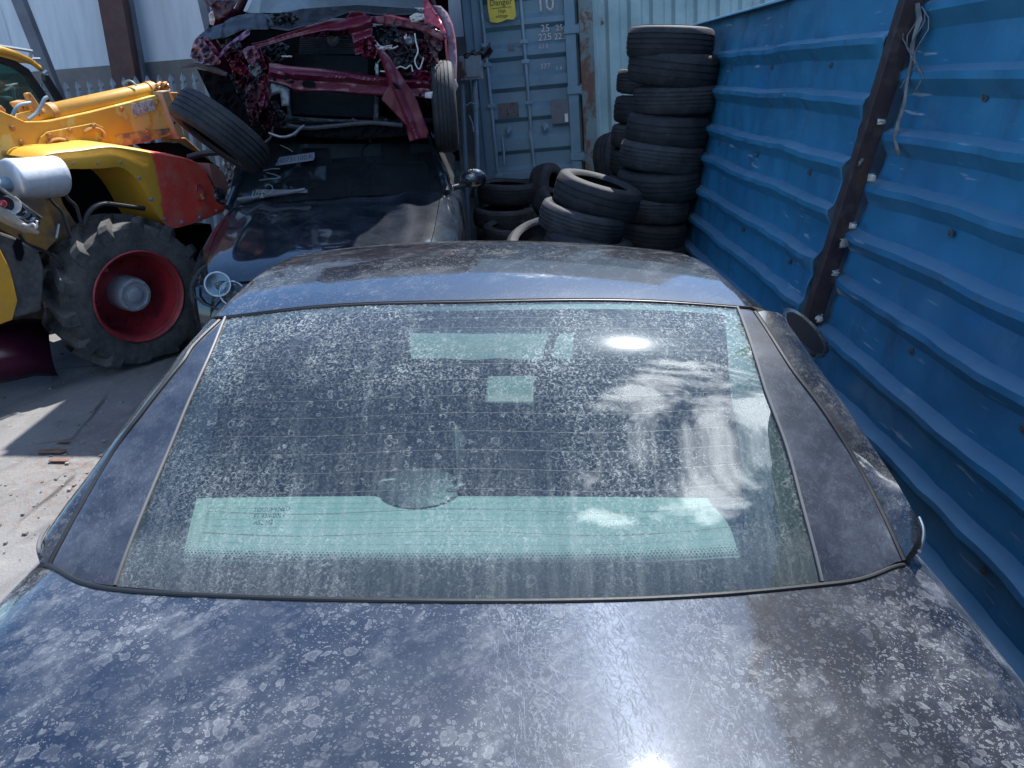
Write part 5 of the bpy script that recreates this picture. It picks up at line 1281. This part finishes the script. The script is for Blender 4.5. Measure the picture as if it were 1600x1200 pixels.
for i in range(9):
    q=poly(bp,(i+.5)/9)+sd_*.006+Vector((0,0,.03)); MB().lathe([(.0,.008),(.007,.008),(.009,.0),(.014,-.001),(.014,-.01)],q,sd_,8).build('bolt_head',M['bar'],mg)
for j,ps in enumerate(([(70,300),(84,318),(96,330),(104,352),(112,372)],[(98,290),(106,310),(118,322),(126,346)],[(30,366),(40,380),(60,388),(82,400),(96,420)])):
    P_=[LP(x,y,-.08-.03*j) for x,y in ps]; MB().tube([poly(P_,i/14) for i in range(15)],.010,8).build('hydraulic_hose',M['black'],loader)
# silver silencer canister
ca=LP(12,282,.02); cb=LP(92,275,.02)
cy_=MB().lathe([(.0,.0),(.085,.0),(.100,.004),(.106,.012),(.108,.03),(.105,.04),(.106,.28)],ca,(cb-ca),40)
L_=(cb-ca).length
cy_=MB().lathe([(.0,-.005),(.05,.0),(.09,-.004),(.106,.006),(.112,.02),(.110,.035),(.109,L_*.5),(.110,L_-.03),(.112,L_-.015),(.106,L_),(.0,L_+.01)],ca,(cb-ca),44).build('silencer',worn('dusty silver drum',(.56,.57,.58),(.46,.47,.49),rough=.42,metal=.35,dirtamt=.3,scale=6),loader,ang=50)
MB().tube([ca-(cb-ca).normalized()*.09+Vector((0,0,-.02)),ca+Vector((0,0,-.02))],.04,16).build('outlet_pipe',M['bar'],cy_)
# wheel arch pipe
pts=[LP(x,y,-.12) for x,y in((132,352),(136,336),(146,324),(162,318),(185,320),(225,326))]
MB().tube([poly(pts,i/20) for i in range(21)],.016,10).build('brake_pipe',M['black'],loader)
# cab
cbn=-1.35
def LPc(x,y,d=0): return LP(x,y,cbn+d)
M['cabglass']=glass('green cab glass',(.45,.62,.58,1),dust=.15,dustc=(.5,.55,.5),base=.05,ior=1.5)
cab=lprism('cab_door_frame',[(-60,84),(0,88),(25,95),(46,108),(60,128),(100,190),(92,190),(54,136),(42,117),(22,104),(0,97),(-60,94)],cbn,.06,M['black'],loader)
MB().prism([LPc(x,y,-.03) for x,y in((-60,94),(0,97),(22,104),(42,117),(54,136),(92,192),(60,215),(-60,230))],-sd_*.006).build('cab_glass',M['cabglass'],cab,smooth=False)
rows=[]
rp=[LPc(x,y,.03) for x,y in((-60,72),(0,77),(22,83),(42,92),(52,100),(58,104))]
for d,h in((.04,-.03),(.03,.0),(-.1,.03),(-.9,.05),(-1.0,.0),(-1.0,-.03)): rows.append([p+sd_*d+Vector((0,0,h)) for p in rp])
MB().grid(rows).build('cab_roof',M['yel'],cab,solid=.02)
lprism('cab_pillar',[(70,116),(76,116),(104,160),(112,176),(104,178),(72,126)],cbn+.03,.05,M['black'],cab)
lprism('cab_back',[(-60,94),(0,97),(22,104),(42,117),(54,136),(92,192),(60,215),(-60,230)],cbn-1.0,.03,M['cabglass'],cab)
lprism('cab_seat',[(5,150),(24,150),(30,190),(50,200),(50,230),(0,235)],cbn-.35,.4,M['seat'],cab,bev=.03)
MB().tube([LPc(20,135,-.4),LPc(24,165,-.4),LPc(20,200,-.4)],.012,6).tube([LPc(20,135,-.4),LPc(8,142,-.4)],.012,6).build('control_lever',M['bar'],cab)
for pts in ([(-10,68),(0,72),(26,76),(50,80)],[(44,92),(62,92)],[(48,79),(48,98)]): MB().tube([LPc(x,y,-.2) for x,y in pts],.012,6).build('roof_rack_bar',M['bar'],cab)
MB().tube([LPc(68,116,.05),LPc(73,111,.05)],.012,8).build('marker_lamp',M['bar'],cab)
# big lugged wheel, axis pointing out
wax=(sd_*.985+Vector((0,0,.0))-hd*.17).normalized()
wcn=LP(220,464,-.0); print('wheel c',wcn)
WRd=.50; ww=.34
def big_wheel(c,ax,par,name='wheel'):
    prof=[(.27,-ww*.40),(.29,-ww*.47),(.38,-ww*.53),(.44,-ww*.50),(.455,-ww*.42),(.462,-ww*.2),(.464,0),(.462,ww*.2),(.455,ww*.42),(.44,ww*.50),(.38,ww*.53),(.29,ww*.47),(.27,ww*.40),(.30,ww*.3),(.42,0),(.30,-ww*.3)]
    t=MB().lathe(prof,(0,0,0),(0,0,1),72,True)
    nl=14
    for side in(-1,1):
        for i in range(nl):
            a0=2*math.pi*(i+(.5 if side>0 else 0))/nl; secs=[]
            for f in [0,.2,.4,.6,.8,1.0,1.12]:
                h=side*lerp(-.015,ww*.49,min(1,f)); an=a0+f*.30*1.0; rb=.445 if f<=1 else .40; rt=.508-.012*f if f<=1 else .47
                if f>1: h=side*ww*.535
                hw=lerp(.026,.040,f)/.48
                pt=lambda r,a:Vector((r*math.cos(a),r*math.sin(a),h))
                secs.append([pt(rb,an-hw*1.2),pt(rt,an-hw*.75),pt(rt,an+hw*.75),pt(rb,an+hw*1.2)])
            o=len(t.v); t.grid(secs,closeu=True); t.f.append((o,o+1,o+2,o+3)); e=o+4*(len(secs)-1); t.f.append((e,e+1,e+2,e+3))
    q=ax.to_track_quat('Z','Y').to_matrix(); t.v=[c+q@(v) for v in t.v]
    # weight flattens the bottom
    for v in t.v:
        if v.z<.045: v.z=.045+(v.z-.045)*.15
    w=t.build(name,M['bigtyre'],par,ang=30)
    rim=MB().lathe([(.285,ww*.44),(.30,ww*.50),(.292,ww*.52),(.280,ww*.49),(.272,ww*.40),(.262,ww*.20),(.250,-ww*.02),(.235,-ww*.10),(.16,-ww*.14),(.11,-ww*.10),(.09,-ww*.10)],c,ax,56).build('rim',M['rimred'],w)
    hub=MB().lathe([(.115,-ww*.12),(.112,ww*.22),(.104,ww*.30),(.085,ww*.31),(.082,ww*.285),(.05,ww*.285),(.048,ww*.32),(.03,ww*.34),(.0,ww*.34)],c,ax,40).build('hub',M['hub'],w)
    return w,q
M['bigtyre']=rubber('lugged tyre rubber',(.036,.035,.035),.38,(.19,.178,.16))
M['rimred']=worn('red wheel paint',(.30,.015,.022),(.20,.010,.018),rough=.5,dirtamt=.45,dirt=(.05,.03,.03),scale=8,rust=.05)
M['hub']=worn('silver hub paint',(.36,.37,.39),(.34,.35,.37),rough=.4,metal=.3,dirtamt=.3,scale=10)
bw_,qm=big_wheel(wcn-wax*.17,wax,loader)
for i in range(8):
    a=2*math.pi*i/8; c=wcn-wax*.17+qm@Vector((.092*math.cos(a),.092*math.sin(a),ww*.30)); MB().lathe([(.0,.01),(.008,.01),(.009,0)],c,wax,6).build('hub_bolt',M['hub'],bw_)
for i in range(10):
    a=2*math.pi*i/10+.2; c=wcn-wax*.17+qm@Vector((.195*math.cos(a),.195*math.sin(a),-ww*.10)); MB().lathe([(.0,.03),(.013,.03),(.014,0)],c,wax,6).build('wheel_nut',M['rimred'] if i!=3 else M['orange'],bw_)
big_wheel(wcn-wax*1.5,wax,loader); big_wheel(wcn-hd*2.3-wax*.17,wax,loader)
ax_=MB().tube([wcn-wax*.3,wcn-wax*1.4],.09,12).build('axle',M['dark'],loader)
lprism('rear_body',[(-400,180),(-70,200),(-60,330),(-90,520),(-420,640)],-.45,.9,M['yeldk'],loader)
# front carriage under the boom tip
for i,(pts,m) in enumerate((([(225,226),(280,222),(312,240),(345,262),(330,270),(290,246),(250,240)],M['dark']),([(262,215),(290,215),(330,250),(318,262),(290,240)],M['orange']),([(300,232),(322,246),(340,262),(332,268),(312,252)],M['orange']),([(270,212),(278,212),(276,240),(268,238)],M['bar']))):
    lprism('carriage_link',pts,b1-.05-.07*i,.10,m,loader)
ptube('cross_pipe',[(294,246),(318,240),(342,238)],.022,M['black'],loader,LP(318,240,-.2).y)

# pale crushed panel seen between the loader and the black car
pc=panel('crushed_panel',[(346,250),(360,244),(378,262),(392,268),(388,290),(372,312),(362,305),(352,280)],worn('pale crushed door skin',(.52,.54,.56),(.34,.36,.39),rough=.5,dirtamt=.5,scale=12),None,6.15,amp=.06,freq=9,cell=4,seed=70); tag(pc,'pale grey crushed panel stuck between the loader mudguard and the black hatchback','metal panel')
# broken headlamp unit lying on the loader side
hlm=thing('broken_headlamp','broken car headlamp unit in a grey tray resting on the loader side, far left','headlamp',LP(30,335,.12))
lamp_c=lambda x,y,d=0: LP(x,y,.16+d)
MB().prism([lamp_c(x,y) for x,y in((-30,270),(0,292),(66,340),(58,352),(0,318),(-30,300))],-sd_*.10).build('lamp_bowl',M['black'],hlm,smooth=False,bevel=.004)
MB().prism([lamp_c(x,y,.03) for x,y in((-30,266),(0,290),(66,339),(67,341),(0,294),(-30,270))],-sd_*.13).build('tray_edge',M['scrapw'],hlm,smooth=False)
MB().prism([lamp_c(x,y,.03) for x,y in((-30,300),(0,322),(62,362),(60,366),(30,352),(0,336),(-30,318))],-sd_*.13).build('tray_edge',worn('tan tray edge',(.40,.33,.26),(.30,.25,.20),rough=.6,scale=20),hlm,smooth=False)
for x,y,r,m in((16,320,.045,'cream'),(34,330,.036,'refl'),(46,338,.03,'refl'),(55,346,.022,'refl')):
    q=lamp_c(x,y,.012); ax=(CP-q).normalized(); MB().lathe([(.004,-.03),(r*.6,-.02),(r,.0),(r*1.08,.004),(r*1.1,-.006)],q,ax,24).build('lamp_reflector',M[m],hlm)
MB().lathe([(.0,.01),(.016,.006),(.02,-.01)],lamp_c(4,318,.03),(CP-lamp_c(4,318)),16).build('red_bulb',M['redlens'],hlm)
ptube('white_clip',[(33,349),(42,352),(52,350),(57,356),(58,345)],.006,M['cream'],hlm,lamp_c(45,350,.06).y,6)
# maroon bumper skin lying under the loader side
rows=[]
mb0=[atZ(x,y,z) for x,y,z in((-60,510,.40),(0,503,.38),(40,498,.34),(78,500,.30))]
for f in range(9):
    a=f/8*2.4; rows.append([p+Vector((.25*math.sin(a)*.6,-.30*math.sin(a),-.36*(1-math.cos(a))*.5)) for p in mb0])
o=MB().grid(rows).build('bumper_skin',redmat('purple red bumper paint',(.10,.010,.030),(.07,.008,.03),scrap=.0,rough=.25),None,solid=.004); tag(o,'dark maroon bumper skin lying on the ground below the loader side tank','bumper')
# wooden offcut and rust-coloured debris
wd_=worn('dirty plank',(.15,.13,.11),(.10,.09,.08),rough=.8,dirtamt=.5,scale=10)
pA=atZ(240,553,.02); pB=atZ(284,535,.02); d=(pB-pA); o=MB().box((pA+pB)/2,(d.length*1.2,.09,.03),Matrix.Rotation(math.atan2(d.y,d.x),3,'Z')).build('plank',wd_,None,smooth=False,bevel=.003); tag(o,'short dirty plank on the ground beside the big lugged tyre','plank')
M['rustleaf']=worn('rust coloured scrap',(.22,.10,.055),(.13,.07,.045),rough=.9,dirtamt=.3,scale=30)
for i,(x,y,s,l) in enumerate(((82,705,.07,'largest rust brown scrap flake on the shaded asphalt'),(92,719,.05,'second rust brown flake, just nearer than the largest one'),(100,690,.035,'small rust brown flake farther away in the shade'))):
    c=atZ(x,y,.012); rows=[[c+Vector((s*(u/6-.5)*2*(1-.3*abs(v/4-.5)),s*.6*(v/4-.5),.02*noise.noise(Vector((u,v,i*3)))*.6+.001)) for u in range(7)] for v in range(5)]
    o=MB().grid(rows).build('rust_flake',M['rustleaf'],None,solid=.002); tag(o,l,'scrap','rust flakes on the ground')

# ---------------- third car of the stack (above the frame; shades the yard and mirrors in the roof) ----------------
top3=thing('stacked_car','dark scrap car on top of the wrecked red car, topmost of the stack','car',(-1.35,7.2,2.78))
def T3(x,y,z): return Vector((-1.10+x*.84,5.35+y,2.74+z))
prof=[(0,.62),(.1,.72),(.9,.86),(1.05,.90),(1.65,1.30),(2.9,1.32),(3.5,.95),(3.9,.90),(3.95,.5)]
rows=[]
for y,zt in prof:
    cab_=1 if zt>1.0 else 0
    rows.append([T3(s*w,y,z) for s,w,z in [(-1,.80,.18),(-1,.86,.45),(-1,.82,min(.84,zt-.06)),(-1,.62 if cab_ else .74,zt-.03),(0,0,zt),(1,.62 if cab_ else .74,zt-.03),(1,.82,min(.84,zt-.06)),(1,.86,.45),(1,.80,.18)]])
MB().grid(rows).build('body',M['bpaint'],top3,ang=50)
MB().grid([[T3(s*.80,y,.18) for s in(-1,0,1)] for y in(0,2,3.95)]).build('floor_pan',M['dark'],top3)
MB().grid([[T3(s*.80,-.02,z) for s in(-1,0,1)] for z in(.18,.4,.62)]).build('front_bumper',M['bpaint'],top3)
for yc in(.7,3.2):
    for s in(-1,1): MB().lathe(tyre_prof(.30,.19,.2),T3(s*.78,yc,.28),(1,0,0),40,True).build('wheel',M['tyre'],top3)
for s in(-1,1): MB().grid([[T3(s*(.835-.19*f),y,lerp(.86,1.24,f)) for f in(0,1)] for y in(1.3,2.0,3.1)]).build('side_window',M['dglass'],top3)
